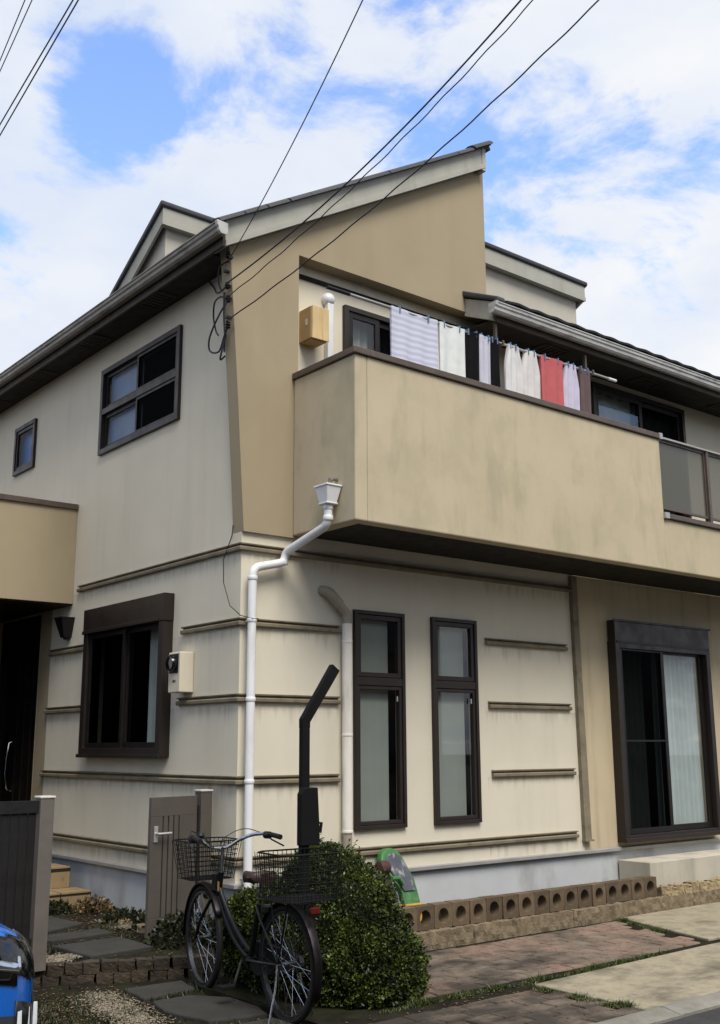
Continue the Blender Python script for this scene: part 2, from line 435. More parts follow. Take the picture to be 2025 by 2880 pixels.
PAVER = M('stained_paver', lin(112, 99, 85), 0.9, 0.18, 7, bump=0.5, bscale=70, rnd=0.06, stain=lin(44, 38, 31), stain_amt=0.92, sscale=(1, 1, 1), col2=lin(130, 106, 91), c2scale=0.9, grime=0.55, sgrad=(-0.085, 0.09), sramp=(0.36, 0.66))
# stain pattern must run on over the pavers: give them world coordinates
def to_world_coords(mt):
    n, l = mt.node_tree.nodes, mt.node_tree.links
    gm = n.new('ShaderNodeNewGeometry')
    t = [x for x in n if x.bl_idname == 'ShaderNodeTexCoord'][0]
    for lk in list(t.outputs['Object'].links): 
        s = lk.to_socket; l.new(gm.outputs['Position'], s)
to_world_coords(PAVER)
for x in PAVER.node_tree.nodes:
    if x.bl_idname == 'ShaderNodeMapping': x.inputs['Scale'].default_value = (2.4, 3.4, 1.0)
def pav_mesh(w, d, seed):
    r = random.Random(seed); j = lambda: r.uniform(-.006, .006)
    b = B(); c = [(-w/2+j(), -d/2+j()), (w/2+j(), -d/2+j()), (w/2+j(), d/2+j()), (-w/2+j(), d/2+j())]
    e = 0.004
    inn = [(x*(1-2*e/w), y*(1-2*e/d)) for x, y in c]
    b.add([(x, y, -0.05) for x, y in c]+[(x, y, -0.008) for x, y in c]+[(x, y, j()*.4) for x, y in inn],
          [(0,1,5,4),(1,2,6,5),(2,3,7,6),(3,0,4,7),(4,5,9,8),(5,6,10,9),(6,7,11,10),(7,4,8,11),(8,9,10,11)])
    return b.mesh('paver', PAVER)
pm = [pav_mesh(0.208, 0.128, k) for k in range(7)]
def inpoly(x, y, poly):
    c = False; n = len(poly)
    for i in range(n):
        (x1, y1), (x2, y2) = poly[i], poly[i-1]
        if (y1 > y) != (y2 > y) and x < (x2-x1)*(y-y1)/(y2-y1)+x1: c = not c
    return c
RED = [(-0.45,-2.27),(2.85,-2.27),(3.22,-1.07),(-0.45,-1.07)]
LOW = [(-0.86,-3.31),(0.66,-3.31),(0.66,-2.45),(-0.86,-2.40)]
row = 0; y = -3.25
while y < -1.1:
    x = -0.9 + (0.108 if row % 2 else 0)
    while x < 3.3:
        for poly in (RED, LOW):
            if all(inpoly(x, y+b_, poly) for b_ in (-.055, .055)):
                piece('paver', random.choice(pm), bed, (x, y, -0.004+random.uniform(-.003, .003)),
                      (random.uniform(-.012, .012), random.uniform(-.012, .012), random.uniform(-.025, .025)))
        x += 0.216
    y += 0.136; row += 1
# raised garden behind the brick edging
CURB = [(-4.2, 0.95), (-2.6, 0.31), (-1.72, -0.10), (-0.85, -0.47), (-0.25, -0.74), (0.30, -0.98)]
gp = [(x, y+0.03) for x, y in CURB] + [(0.30, 0.02), (0.02, 0.02), (0.02, 7.5), (-4.2, 7.5)]
gb = B()
bm = bmesh.new()
vs_ = [bm.verts.new((x, y, 0.06)) for x, y in gp]; bm.faces.new(vs_)
bmesh.ops.triangulate(bm, faces=bm.faces[:])
bmesh.ops.subdivide_edges(bm, edges=bm.edges[:], cuts=28, use_grid_fill=True)
bmesh.ops.triangulate(bm, faces=bm.faces[:])
for v in bm.verts: v.co.z = 0.062+bumpy(v.co.x, v.co.y, 0.016, 5)
me = bpy.data.meshes.new('garden_soil'); bm.to_mesh(me); bm.free(); me.materials.append(SOIL); me.shade_smooth()
structure(put(bpy.data.objects.new('garden_soil', me)))
path = B().box(-1.0, -0.95, 0.5, 0.55, 0.0, 0.04).obj('garden_path', GREYSLAB); structure(path)
def blob_slab(pts, z, t, parent, mat=GREYSLAB, name='stepping_slab'):
    xy = []
    n = len(pts)
    for i in range(n):
        a, b_ = Vector(pts[i]), Vector(pts[(i+1) % n])
        for k in range(4):
            q = a.lerp(b_, k/4); q += Vector((random.uniform(-.008, .008), random.uniform(-.008, .008))); xy.append((q.x, q.y))
    return B().prism_z(xy, z-t, z).obj(name, mat, parent, bevel=0.010)
blob_slab([(-0.75,1.80),(-0.70,1.20),(-1.12,0.97),(-1.35,1.5)], 0.10, 0.07, path)
blob_slab([(-0.70,0.92),(-0.68,0.66),(-1.22,0.60),(-1.27,0.86)], 0.095, 0.07, path)
blob_slab([(-0.73,0.46),(-0.74,-0.06),(-1.26,-0.13),(-1.29,0.42)], 0.092, 0.07, path)
ypath = B().box(-1.1, -1.05, -0.9, -0.85, -0.11, -0.06).obj('yard_path', GREYSLAB); structure(ypath)
blob_slab([(-1.29,-0.70),(-0.87,-0.72),(-0.93,-1.0),(-1.32,-1.06)], -0.025, 0.06, ypath)
blob_slab([(-1.31,-1.14),(-1.05,-1.14),(-0.82,-1.46),(-0.95,-1.86),(-1.30,-1.80),(-1.38,-1.40)], -0.025, 0.06, ypath)
blob_slab([(-1.42,-1.95),(-0.98,-1.95),(-0.92,-2.45),(-1.40,-2.5)], -0.028, 0.06, ypath)

# ================================================================== HOUSE
house = thing('house', 'two-storey grey and tan rendered house with brown windows and a balcony', 'house')
# --- ground-floor walls
w1 = (1.20, 1.765, 0.815, 2.685); w2 = (2.14, 2.705, 0.815, 2.685)
d1 = (4.90, 6.43, 0.60, 2.60)
SLX = lambda z: 4.235 - 0.03*(z-0.5)/2.6
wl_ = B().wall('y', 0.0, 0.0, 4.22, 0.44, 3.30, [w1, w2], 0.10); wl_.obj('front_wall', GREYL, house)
B().wall('y', 0.012, 4.22, 9.0, 0.44, 3.30, [d1], 0.10).obj('front_wall', TANR, house)
s1 = (1.20, 2.67, 1.50, 2.62); up1 = (1.15, 2.75, 4.57, 5.42); up2 = (4.60, 5.15, 4.81, 5.34)
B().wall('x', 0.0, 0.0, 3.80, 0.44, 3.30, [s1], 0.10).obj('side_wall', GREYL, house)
B().wall('x', 0.004, 3.80, 4.10, 0.30, 3.30).obj('side_wall', TAN, house)
B().wall('x', 0.0, 4.10, 8.0, 0.30, 3.30, [(4.10, 5.30, 0.30, 2.97)], 0.18).obj('side_wall', TAN, house)
B().wall('x', 0.0, 0.12, 8.0, 3.30, 5.80, [up1, up2], 0.10).obj('side_wall', GREY, house)
B().wall('y', 8.0, 0.0, 9.0, 0.0, 6.0).obj('back_wall', GREY, house)
B().wall('x', 9.0, 0.0, 8.0, 0.0, 6.0).obj('end_wall', GREY, house)
B().box(0.01, 8.99, 0.02, 7.99, 3.20, 3.28).obj('upper_floor', DARK, house)
B().box(0.01, 8.99, 0.11, 7.99, 5.78, 5.82).obj('upper_ceiling', DARK, house)
B().box(0.03, 8.99, 0.05, 7.99, 0.38, 0.43).obj('ground_floor', DARK, house)
# interior partitions keep the rooms dark
pt = B(); pt.box(0.1, 8.9, 2.95, 3.0, 0.43, 3.2); pt.box(2.9, 2.95, 0.3, 2.95, 0.43, 3.2); pt.box(0.1, 8.9, 3.2, 3.25, 3.3, 5.78); pt.box(3.9, 3.95, 0.2, 3.2, 3.3, 5.78)
pt.obj('partition', DARK, house)
# foundation and flashing
fo = B(); fo.wall('y', 0.02, 0.02, 9.0, -0.06, 0.44); fo.wall('x', 0.02, 0.02, 8.0, -0.06, 0.44); fo.obj('foundation', FOUND, house)
lp = [(0,0),(0.022,0.0),(0.026,0.004),(0.026,0.030),(0.012,0.038),(0,0.040)]
B().mould([(0, 3.78), (0, 0), (8.9, 0)], lp, 0.418).obj('drip_flashing', LEDGE, house)
# horizontal bands
bp_ = [(0,0.010),(0.028,0.010),(0.036,0.018),(0.038,0.040),(0.030,0.047),(0.004,0.049),(0.003,0.063),(0.026,0.065),(0.029,0.076),(0,0.080)]
BANDS = [(3.175, [[(0, 3.13), (0, 0), (4.18, 0)]]),
         (2.548, [[(0, 0.92), (0, 0), (1.02, 0)], [(2.85, 0), (4.06, 0)], [(0, 3.78), (0, 2.80)]]),
         (1.93, [[(0, 0.96), (0, 0), (1.02, 0)], [(2.87, 0), (4.08, 0)], [(0, 3.80), (0, 2.80)]]),
         (1.277, [[(0, 3.83), (0, 0), (1.02, 0)], [(2.89, 0), (4.10, 0)]]),
         (0.657, [[(0, 3.6), (0, 0), (4.10, 0)]])]
for z, paths in BANDS:
    for p in paths: B().mould(p, bp_, z-0.08).obj('band', BAND, house)
tr = B(); tr.hexa([(4.185,-0.045,0.56),(4.285,-0.045,0.56),(4.285,0.03,0.56),(4.185,0.03,0.56)], [(4.150,-0.045,3.28),(4.235,-0.045,3.28),(4.235,0.03,3.28),(4.150,0.03,3.28)])
tr.box(4.178, 4.31, -0.055, 0.005, 0.545, 0.56); tr.obj('corner_trim', BAND, house)

# --- windows
def frame_rect(b, ax, c0, c1, u0, u1, z0, z1, t):
    """rectangular frame of bar width t between depth c0 and c1"""
    def bx(a, b_, p, q):
        if ax == 'y': b.box(a, b_, c0, c1, p, q)
        else: b.box(c0, c1, a, b_, p, q)
    bx(u0, u0+t, z0, z1); bx(u1-t, u1, z0, z1); bx(u0+t, u1-t, z0, z0+t); bx(u0+t, u1-t, z1-t, z1)
    return b
def pane(b, ax, c, u0, u1, z0, z1):
    if ax == 'y': b.add([(u0,c,z0),(u1,c,z0),(u1,c,z1),(u0,c,z1)], [(0,1,2,3)])
    else: b.add([(c,u0,z0),(c,u1,z0),(c,u1,z1),(c,u0,z1)], [(0,1,2,3)])
    return b
def drape(ax, c, u0, u1, z0, z1, folds, amp, mat, parent, name='curtain', flare=0.0):
    b = B(); nu = folds*8+1
    for k, z in enumerate((z1, (z0+z1)/2, z0)):
        for i in range(nu):
            u = u0+(u1-u0)*i/(nu-1); u += flare*k/2*(0.5-i/(nu-1))
            d = c+amp*math.sin(i/8*2*math.pi)*(0.7+0.3*k)+0.3*amp*math.sin(i*0.9+k)
            b.v.append((u, d, z) if ax == 'y' else (d, u, z))
    b.f = [(k*nu+i, k*nu+i+1, (k+1)*nu+i+1, (k+1)*nu+i) for k in range(2) for i in range(nu-1)]
    return b.obj(name, mat, parent, smooth=True)
def narrow_window(x0, gap):
    x1 = x0+0.592; z0, z1 = 0.80, 2.70
    f = frame_rect(B(), 'y', -0.035, 0.05, x0, x1, z0, z1, 0.034)
    f.box(x0+0.034, x1-0.034, -0.030, 0.05, 2.035, 2.105)
    fr = f.obj('window', BROWN, house, bevel=0.003)
    a = frame_rect(B(), 'y', -0.022, 0.03, x0+0.038, x1-0.038, 2.110, z1-0.038, 0.040); a.obj('sash', BROWN, fr, bevel=0.002)
    a = frame_rect(B(), 'y', -0.022, 0.03, x0+0.038, x1-0.038, z0+0.038, 2.030, 0.030); a.obj('sash', BROWN, fr, bevel=0.002)
    pane(B(), 'y', 0.0, x0+0.070, x1-0.070, 2.145, z1-0.075).obj('pane', GLASS, fr)
    pane(B(), 'y', 0.0, x0+0.064, x1-0.064, z0+0.066, 2.002).obj('pane', GLASS, fr)
    drape('y', 0.06, x0+0.02, x1-gap, 0.78, 2.72, 5, 0.0008, BLINDG, fr)
    B().box(x1-0.105, x1-0.092, -0.030, -0.022, 1.90, 1.945).obj('latch', LEDGE, fr)
narrow_window(1.185, 0.135)
narrow_window(2.122, 0.11)
# terrace sliding window with shutter box
f = frame_rect(B(), 'y', -0.10, 0.06, 4.77, 6.55, 0.50, 2.62, 0.075)
f.box(4.77, 6.55, -0.10, 0.0, 2.62, 2.85); f.box(4.75, 6.57, -0.125, -0.10, 0.50, 0.545); f.box(4.74, 6.58, -0.112, -0.1, 2.835, 2.86)
fd = f.obj('terrace_window', BROWN, house, bevel=0.004)
B().box(4.80, 6.52, -0.108, -0.10, 2.60, 2.625).obj('shutter_slot', BROWN2, fd)
a = frame_rect(B(), 'y', -0.075, -0.045, 4.85, 5.66, 0.58, 2.58, 0.055); a.box(4.905, 5.605, -0.072, -0.05, 1.54, 1.56); a.obj('sash', BROWN2, fd, bevel=0.002)
a = frame_rect(B(), 'y', -0.035, -0.005, 5.60, 6.46, 0.58, 2.58, 0.060); a.obj('sash', BROWN2, fd, bevel=0.002)
pane(B(), 'y', -0.060, 4.905, 5.605, 0.635, 2.525).obj('pane', GLASSD, fd)
pane(B(), 'y', -0.020, 5.66, 6.40, 0.64, 2.52).obj('pane', GLASS, fd)
drape('y', 0.055, 5.60, 6.42, 0.56, 2.60, 9, 0.020, CURTAIN, fd, flare=-0.05)
drape('y', 0.16, 4.80, 5.55, 0.56, 2.60, 7, 0.02, CURTAIND, fd)
# side shuttered window
f = B(); f.box(-0.10, 0.06, 1.11, 1.20, 1.42, 2.62); f.box(-0.10, 0.06, 2.67, 2.76, 1.42, 2.62); f.box(-0.10, 0.06, 1.20, 2.67, 1.42, 1.50)
f.box(-0.105, 0.0, 1.10, 2.77, 2.62, 2.87); f.box(-0.12, -0.10, 1.10, 2.77, 1.41, 1.445); f.box(-0.118, -0.105, 1.20, 2.77, 2.62, 2.655)
fs = f.obj('shuttered_window', BROWN, house, bevel=0.004)
a = frame_rect(B(), 'x', -0.075, -0.045, 1.90, 2.67, 1.50, 2.62, 0.05); a.obj('sash', BROWN2, fs, bevel=0.002)
a = frame_rect(B(), 'x', -0.040, -0.010, 1.20, 1.95, 1.50, 2.62, 0.05); a.obj('sash', BROWN2, fs, bevel=0.002)
pane(B(), 'x', -0.060, 1.95, 2.62, 1.55, 2.57).obj('pane', GLASSD, fs)
pane(B(), 'x', -0.025, 1.25, 1.90, 1.55, 2.57).obj('pane', GLASS, fs)
drape('x', 0.12, 1.18, 1.75, 1.48, 2.64, 5, 0.008, CURTAIND, fs)
# upper two-by-two window
f = frame_rect(B(), 'x', -0.035, 0.05, 1.104, 2.791, 4.52, 5.462, 0.055); f.box(-0.032, 0.05, 1.159, 2.736, 4.955, 5.02)
fu = f.obj('upper_window', BROWN, house, bevel=0.003)
for z0, z1 in ((4.575, 4.955), (5.02, 5.407)):
    a = frame_rect(B(), 'x', -0.022, 0.0, 1.165, 1.985, z0, z1, 0.03); a.obj('sash', BROWN2, fu)
    a = frame_rect(B(), 'x', 0.004, 0.026, 1.945, 2.73, z0, z1, 0.04); a.obj('sash', BROWN2, fu)
    pane(B(), 'x', -0.010, 1.195, 1.955, z0+0.03, z1-0.03).obj('pane', GLASSD, fu)
    pane(B(), 'x', 0.015, 1.985, 2.69, z0+0.04, z1-0.04).obj('pane', GLASSU, fu)
    B().box(0.055, 0.06, 1.98, 2.70, z0, z1-0.03).obj('reflection_panel', BLUEREFL, fu)  # panel carrying the painted sky reflection
f = frame_rect(B(), 'x', -0.035, 0.05, 4.56, 5.185, 4.77, 5.373, 0.05)
fu = f.obj('small_window', BROWN, house, bevel=0.003)
a = frame_rect(B(), 'x', -0.022, 0.01, 4.615, 5.13, 4.825, 5.318, 0.035); a.obj('sash', BROWN2, fu)
pane(B(), 'x', -0.008, 4.65, 5.095, 4.86, 5.283).obj('pane', GLASSU, fu)
B().box(0.055, 0.06, 4.61, 5.14, 4.83, 5.31).obj('reflection_panel', DEEPREFL, fu)  # painted sky reflection of the small pane

# --- upper storey front
RL = lambda x: 5.732+0.588*(x+0.282)            # underside line of the main roof
tan = B().prism_y([(0.0, 3.268), (0.545, 3.268), (0.545, 5.92), (3.0, 5.92), (3.0, RL(3.0)), (-0.205, RL(-0.205)), (-0.185, 5.68), (-0.085, 4.45)], -0.03, 0.13)
tan.obj('gable_wall', TAN, house)
ww1 = (1.22, 1.95, 3.45, 5.60); ww2 = (4.90, 6.62, 3.45, 5.62)
B().wall('y', 0.13, 0.5, 9.0, 3.28, 6.2, [ww1, ww2], 0.08).obj('balcony_back_wall', GREY, house)
B().wall('x', 2.98, 0.13, 6.0, 5.7, 7.62, (), 0.1, -1).obj('step_wall', TAN, house)
B().prism_y([(0.0, 5.76), (2.95, 5.76), (2.95, RL(2.95)), (0.0, RL(0.0))], 5.9, 6.0).obj('rear_gable', GREY, house)
def slider(x0, x1, z0, z1, y, cur, cur2):
    f = frame_rect(B(), 'y', y-0.045, y+0.05, x0-0.045, x1+0.045, z0-0.045, z1+0.045, 0.05); fr = f.obj('balcony_window', BROWN, house, bevel=0.003)
    xm = (x0+x1)/2
    frame_rect(B(), 'y', y-0.03, y-0.005, x0+0.006, xm+0.03, z0+0.01, z1-0.006, 0.055).obj('sash', BROWN2, fr)
    frame_rect(B(), 'y', y+0.0, y+0.025, xm-0.03, x1-0.006, z0+0.01, z1-0.006, 0.055).obj('sash', BROWN2, fr)
    pane(B(), 'y', y-0.018, x0+0.06, xm-0.025, z0+0.06, z1-0.06).obj('pane', GLASS, fr)
    pane(B(), 'y', y+0.012, xm+0.025, x1-0.06, z0+0.06, z1-0.06).obj('pane', GLASSD, fr)
    drape('y', y+0.12, x0, xm, z0, z1, 4, 0.02, cur, fr); drape('y', y+0.16, xm, x1, z0, z1, 5, 0.02, cur2, fr)
slider(ww1[0], ww1[1], ww1[2], ww1[3], 0.13, CURTAIND, CURTAIND)
slider(ww2[0], ww2[1], ww2[2], ww2[3], 0.13, CURTAIN, CURTAIND)

# --- balcony
bal = B()
bal.box(0.50, 0.63, -0.90, -0.032, 3.285, 4.70)
bal.box(0.63, 4.67, -0.90, -0.77, 3.285, 4.70)
bal.box(4.67, 9.0, -0.895, -0.77, 3.285, 3.838)
balc = bal.obj('balcony', TANB, house, bevel=0.012)
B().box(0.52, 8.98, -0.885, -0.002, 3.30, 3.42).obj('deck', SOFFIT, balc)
cp = B(); cp.box(0.475, 0.655, -0.925, -0.035, 4.70, 4.757); cp.obj('coping', CAP, balc, bevel=0.006)
B().box(0.657, 4.645, -0.925, -0.745, 4.70, 4.757).obj('coping', CAP, balc, bevel=0.006)
B().box(4.645, 4.70, -0.93, -0.74, 4.697, 4.765).obj('coping_end', LEDGE, balc, bevel=0.004)
B().box(4.675, 8.98, -0.925, -0.745, 3.838, 3.893).obj('coping', CAP, balc, bevel=0.006)
B().box(4.66, 4.735, -0.93, -0.74, 3.835, 3.90).obj('coping_end', LEDGE, balc, bevel=0.004)
B().box(4.685, 4.715, -0.87, -0.80, 3.893, 4.70).obj('railing_post', CAP, balc)
x = 4.715
for k in range(4):
    x1 = x+0.865
    B().box(x1, x1+0.045, -0.87, -0.80, 3.893, 4.725).obj('railing_post', CAP, balc, bevel=0.003)
    fr = frame_rect(B(), 'y', -0.85, -0.82, x+0.004, x1-0.004, 3.955, 4.722, 0.022)
    pn = fr.obj('railing_panel', CAP, balc)
    pane(B(), 'y', -0.835, x+0.02, x1-0.02, 3.975, 4.70).obj('pane', GLASSF, pn)
    x = x1+0.045
B().box(4.69, 8.4, -0.88, -0.79, 4.728, 4.750).obj('handrail', LEDGE, balc, bevel=0.004)

# --- roofs
roof = B()
t0, t1 = 0.20, 0.245
roof.prism_y([(-0.34, RL(-0.34)+t0), (2.98, RL(2.98)+t0), (2.98, RL(2.98)+t1), (-0.36, RL(-0.36)+t1)], -0.10, 6.1)
main_roof = roof.obj('roof', ROOF, house)
fb = B(); fb.prism_y([(-0.30, RL(-0.30)), (2.94, RL(2.94)), (2.94, RL(2.94)+0.245), (-0.30, RL(-0.30)+0.245)], -0.12, -0.095); fb.obj('bargeboard', FASCIA, main_roof)
fb = B(); fb.prism_y([(-0.30, RL(-0.30)-0.004), (2.945, RL(2.945)-0.004), (2.945, RL(2.945)+0.05), (-0.30, RL(-0.30)+0.05)], -0.132, -0.121); fb.obj('bargeboard_lip', FASCIA, main_roof)
B().box(2.90, 2.952, -0.128, 6.05, RL(2.9)-0.02, RL(2.9)+0.25).obj('ridge_fascia', FASCIA, main_roof)
B().prism_y([(-0.30, RL(-0.30)+0.004), (2.93, RL(2.93)+0.004), (2.93, RL(2.93)+0.02), (-0.30, RL(-0.30)+0.02)], -0.094, 0.2).obj('verge_soffit', FASCIA, main_roof)
# rounded verge tiles along the sloping edge
vt = B(); sl = math.atan(0.588); Lt = 0.30
prof = [(0.085*math.cos(a), 0.05*math.sin(a)) for a in np.linspace(0, math.pi, 7)]
vt.prism([(0, c_, s_) for c_, s_ in prof], (Lt, 0, 0), (0, 0, 0))
vme = vt.mesh('verge_tile', ROOF, smooth=True)
n = 0; xx = -0.38
while xx < 2.75:
    piece('verge_tile', vme, main_roof, (xx, -0.095, RL(xx)+0.232), (0, -sl, 0)); xx += 0.27*math.cos(sl)*1.03
piece('verge_tile', vme, main_roof, (2.74, -0.10, RL(2.74)+0.245), (0, -sl, 0), (1.05, 1.15, 1.15))
# ridge tiles along the high edge
rme = B().prism([(c_*0.9, 0, s_*1.2) for c_, s_ in prof], (0, 0.32, 0), (0, 0, 0)).mesh('ridge_tile', ROOF, smooth=True)
for k in range(20): piece('ridge_tile', rme, main_roof, (2.945, -0.14+k*0.31, RL(2.945)+0.228))
# left eaves: soffit, fascia, gutter
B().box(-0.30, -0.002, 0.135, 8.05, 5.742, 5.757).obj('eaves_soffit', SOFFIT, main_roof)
B().box(-0.325, -0.302, -0.118, 8.05, 5.715, 5.89).obj('eaves_fascia', M('eaves_fascia_brown', lin(74, 65, 55), 0.7, 0.1, 4), main_roof)
VENT = M('vent_louvre', lin(60, 54, 46), 0.7)
for y0 in (1.10, 2.50, 3.88, 5.25):
    v = frame_rect(B(), 'y', 0, 0, 0, 0, 0, 0, 0); v = B()
    v.box(-0.275, -0.075, y0, y0+0.012, 5.730, 5.742); v.box(-0.275, -0.075, y0+0.388, y0+0.40, 5.730, 5.742)
    v.box(-0.275, -0.263, y0, y0+0.40, 5.730, 5.742); v.box(-0.087, -0.075, y0, y0+0.40, 5.730, 5.742)
    for k in range(6): v.box(-0.262, -0.088, y0+0.03+k*0.06, y0+0.055+k*0.06, 5.734, 5.742)
    v.obj('soffit_vent', VENT, main_roof)
def gutter(p0, p1, out, mat, parent, name='gutter', endmat=None):
    """ogee gutter from p0 to p1 (plan), opening up; out = outward plan vector, z given at rim"""
    o = Vector(out); prof = [(0.0, -0.02), (0.0, -0.085), (0.022, -0.10), (0.065, -0.10), (0.082, -0.078), (0.086, -0.05), (0.098, -0.035), (0.100, -0.006), (0.108, -0.004), (0.108, 0.006), (0.094, 0.006), (0.090, -0.03), (0.078, -0.05), (0.072, -0.075), (0.06, -0.092), (0.022, -0.092), (0.008, -0.08), (0.008, -0.02)]
    a, b_ = Vector(p0), Vector(p1)
    q = [Vector((o.x*d, o.y*d, h)) for d, h in prof]
    go = B().prism(q, b_-a, a).obj(name, mat, parent)
    e = [(0.0, 0.0), (0.0, -0.088), (0.022, -0.105), (0.067, -0.105), (0.088, -0.08), (0.092, -0.05), (0.104, -0.035), (0.112, 0.008)]
    d = (b_-a).normalized()*0.014
    q = [Vector((o.x*u, o.y*u, h)) for u, h in e]
    B().prism(q, d*2.4, a-d).obj('gutter_end', endmat or mat, go)
    return go
gutter((-0.327, -0.19, 5.885), (-0.327, 8.1, 5.885), (-1, 0, 0), GUTTER, main_roof, endmat=GUTTERL)
# right-hand lower roof
RR = lambda y: 5.868+0.42*(y+0.50)
lr = B(); lr.prism_x([(-0.50, RR(-0.50)), (1.05, RR(1.05)), (1.05, RR(1.05)+0.04), (-0.50, RR(-0.50)+0.035)], 2.70, 9.2)
low_roof = lr.obj('lower_roof', ROOF, house)
lr = B(); lr.prism_x([(-0.02, RR(-0.02)), (-0.02, RR(-0.02)+0.04), (1.05, RR(1.05)+0.04), (1.05, RR(1.05))], 3.0, 3.02)
vb = B(); vb.prism_x([(-0.42, 5.70), (-0.035, 5.70+0.17), (-0.035, RR(-0.035)), (-0.42, RR(-0.42))], 2.675, 2.71); vb.obj('verge_board', FASCIA, low_roof)
vb = B(); vb.prism_x([(-0.425, 5.70), (-0.035, 5.87), (-0.035, 5.905), (-0.425, 5.735)], 2.664, 2.674); vb.obj('verge_lip', FASCIA, low_roof)
B().prism_x([(-0.53, RR(-0.5)+0.0), (0.0, RR(0.0)+0.02), (0.0, RR(0.0)+0.085), (-0.53, RR(-0.5)+0.05)], 2.64, 2.75).obj('verge_cap', ROOF, low_roof, bevel=0.015)
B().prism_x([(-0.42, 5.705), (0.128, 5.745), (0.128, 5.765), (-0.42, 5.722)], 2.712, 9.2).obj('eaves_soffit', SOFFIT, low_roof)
B().box(2.712, 9.2, -0.442, -0.422, 5.69, 5.868).obj('eaves_fascia', MATS['eaves_fascia_brown'], low_roof)
for x0 in (3.6, 5.3, 6.9):
    v = B(); v.box(x0, x0+0.4, -0.30, -0.29, 5.705, 5.715); v.box(x0, x0+0.4, -0.10, -0.09, 5.715, 5.732); v.box(x0, x0+0.012, -0.3, -0.09, 5.705, 5.73); v.box(x0+0.388, x0+0.4, -0.3, -0.09, 5.705, 5.73)
    for k in range(5): v.box(x0+0.03+k*0.07, x0+0.06+k*0.07, -0.29, -0.10, 5.708, 5.73)
    v.obj('soffit_vent', VENT, low_roof)
gutter((2.60, -0.446, 5.845), (9.2, -0.446, 5.845), (0, -1, 0), GUTTERL, low_roof)
# tiles of the two lowest courses
tb = B(); xs = np.linspace(-0.151, 0.151, 9)
top = [(x_, 0.005*math.cos(x_/0.151*math.pi)+0.016) for x_ in xs]
tb.prism([(x_, 0, z_) for x_, z_ in top]+[(x_, 0, z_-0.022) for x_, z_ in reversed(top)], (0, 0.34, 0), (0, 0, 0))
tme = tb.mesh('roof_tile', ROOF, smooth=True); rs = math.atan(0.42)
for c_ in range(4):
    for k in range(21):
        y0 = -0.545+c_*0.27
        if c_ > 1 and k < 2: continue
        piece('roof_tile', tme, low_roof, (2.93+k*0.302-0.02*random.random(), y0, RR(y0)+0.038+c_*0.006), (rs, random.uniform(-.02, .02), 0))
# raised light wells (mono-pitch boxes standing out of the roof)
def monobox(x0, x1, y0, ztop, slope, depth, zb, name):
    s = depth*slope
    b = B(); e = 0.09
    b.prism_x([(y0+e, zb), (y0+e, ztop-0.10), (y0+depth, ztop-0.10-s+e*slope), (y0+depth, zb)], x0+e, x1-e)
    o = b.obj(name, DORMER, house)
    f = B(); f.box(x0, x1, y0, y0+0.03, ztop-0.27, ztop-0.045); f.box(x0-0.006, x1+0.006, y0-0.008, y0, ztop-0.27, ztop-0.215); f.obj('fascia', FASCIA, o)
    for xa, xb in ((x0, x0+0.03), (x1-0.03, x1)):
        B().prism_x([(y0+0.031, ztop-0.27), (y0+0.031, ztop-0.045), (y0+depth+0.06, ztop-0.045-s), (y0+depth+0.06, ztop-0.27-s)], xa, xb).obj('bargeboard', FASCIA, o)
    B().prism_x([(y0-0.03, ztop-0.05), (y0-0.03, ztop), (y0, ztop+0.012), (y0+depth+0.1, ztop+0.012-s), (y0+depth+0.1, ztop-0.05-s)], x0-0.035, x1+0.035).obj('roof_cap', ROOF, o, bevel=0.015)
    B().box(x0+0.03, x1-0.03, y0+0.03, y0+0.09, ztop-0.262, ztop-0.25).obj('fascia_soffit', FASCIA, o)
    return o
monobox(0.44, 2.9, 2.43, 7.462, 0.62, 2.6, 6.2, 'left_roof_box')
monobox(3.05, 5.955, 1.0, 7.535, 0.5, 2.6, 6.2, 'right_roof_box')

# --- entrance porch
pc = B().box(-1.75, -0.003, 3.28, 5.6, 3.0, 4.02); porch = pc.obj('porch', TAN, house)
B().box(-1.77, -0.005, 3.255, 5.62, 4.02, 4.08).obj('coping', CAP, porch, bevel=0.005)
B().box(-1.73, -0.01, 3.30, 5.58, 2.985, 2.999).obj('porch_soffit', BROWN2, porch)
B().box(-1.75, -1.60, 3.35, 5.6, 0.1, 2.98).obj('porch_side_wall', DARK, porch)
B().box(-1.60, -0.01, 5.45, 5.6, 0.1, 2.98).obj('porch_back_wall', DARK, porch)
DOOR = M('door_wood', lin(34, 27, 23), 0.45, 0.2, 5, spec=0.4)
dr = B().box(0.10, 0.15, 4.16, 5.24, 0.42, 2.56).obj('door', DOOR, house, bevel=0.004)
f = B(); f.box(0.02, 0.18, 4.10, 4.16, 0.40, 2.97); f.box(0.02, 0.18, 5.24, 5.30, 0.40, 2.97); f.box(0.02, 0.18, 4.16, 5.24, 2.56, 2.97); f.obj('door_frame', BROWN2, dr)
hd = B(); hd.tube([(0.10, 4.95, 1.02), (0.05, 4.95, 1.05), (0.03, 4.97, 1.2), (0.03, 4.95, 1.4), (0.05, 4.95, 1.56), (0.10, 4.95, 1.58)], 0.012, 8); hd.obj('handle', M('chrome', lin(200, 200, 200), 0.2, 0.02, metal=1.0), dr, smooth=True)
for k in range(4): B().box(0.092, 0.10, 4.26+k*0.2, 4.30+k*0.2, 0.55, 2.45).obj('door_batten', DOOR, dr)
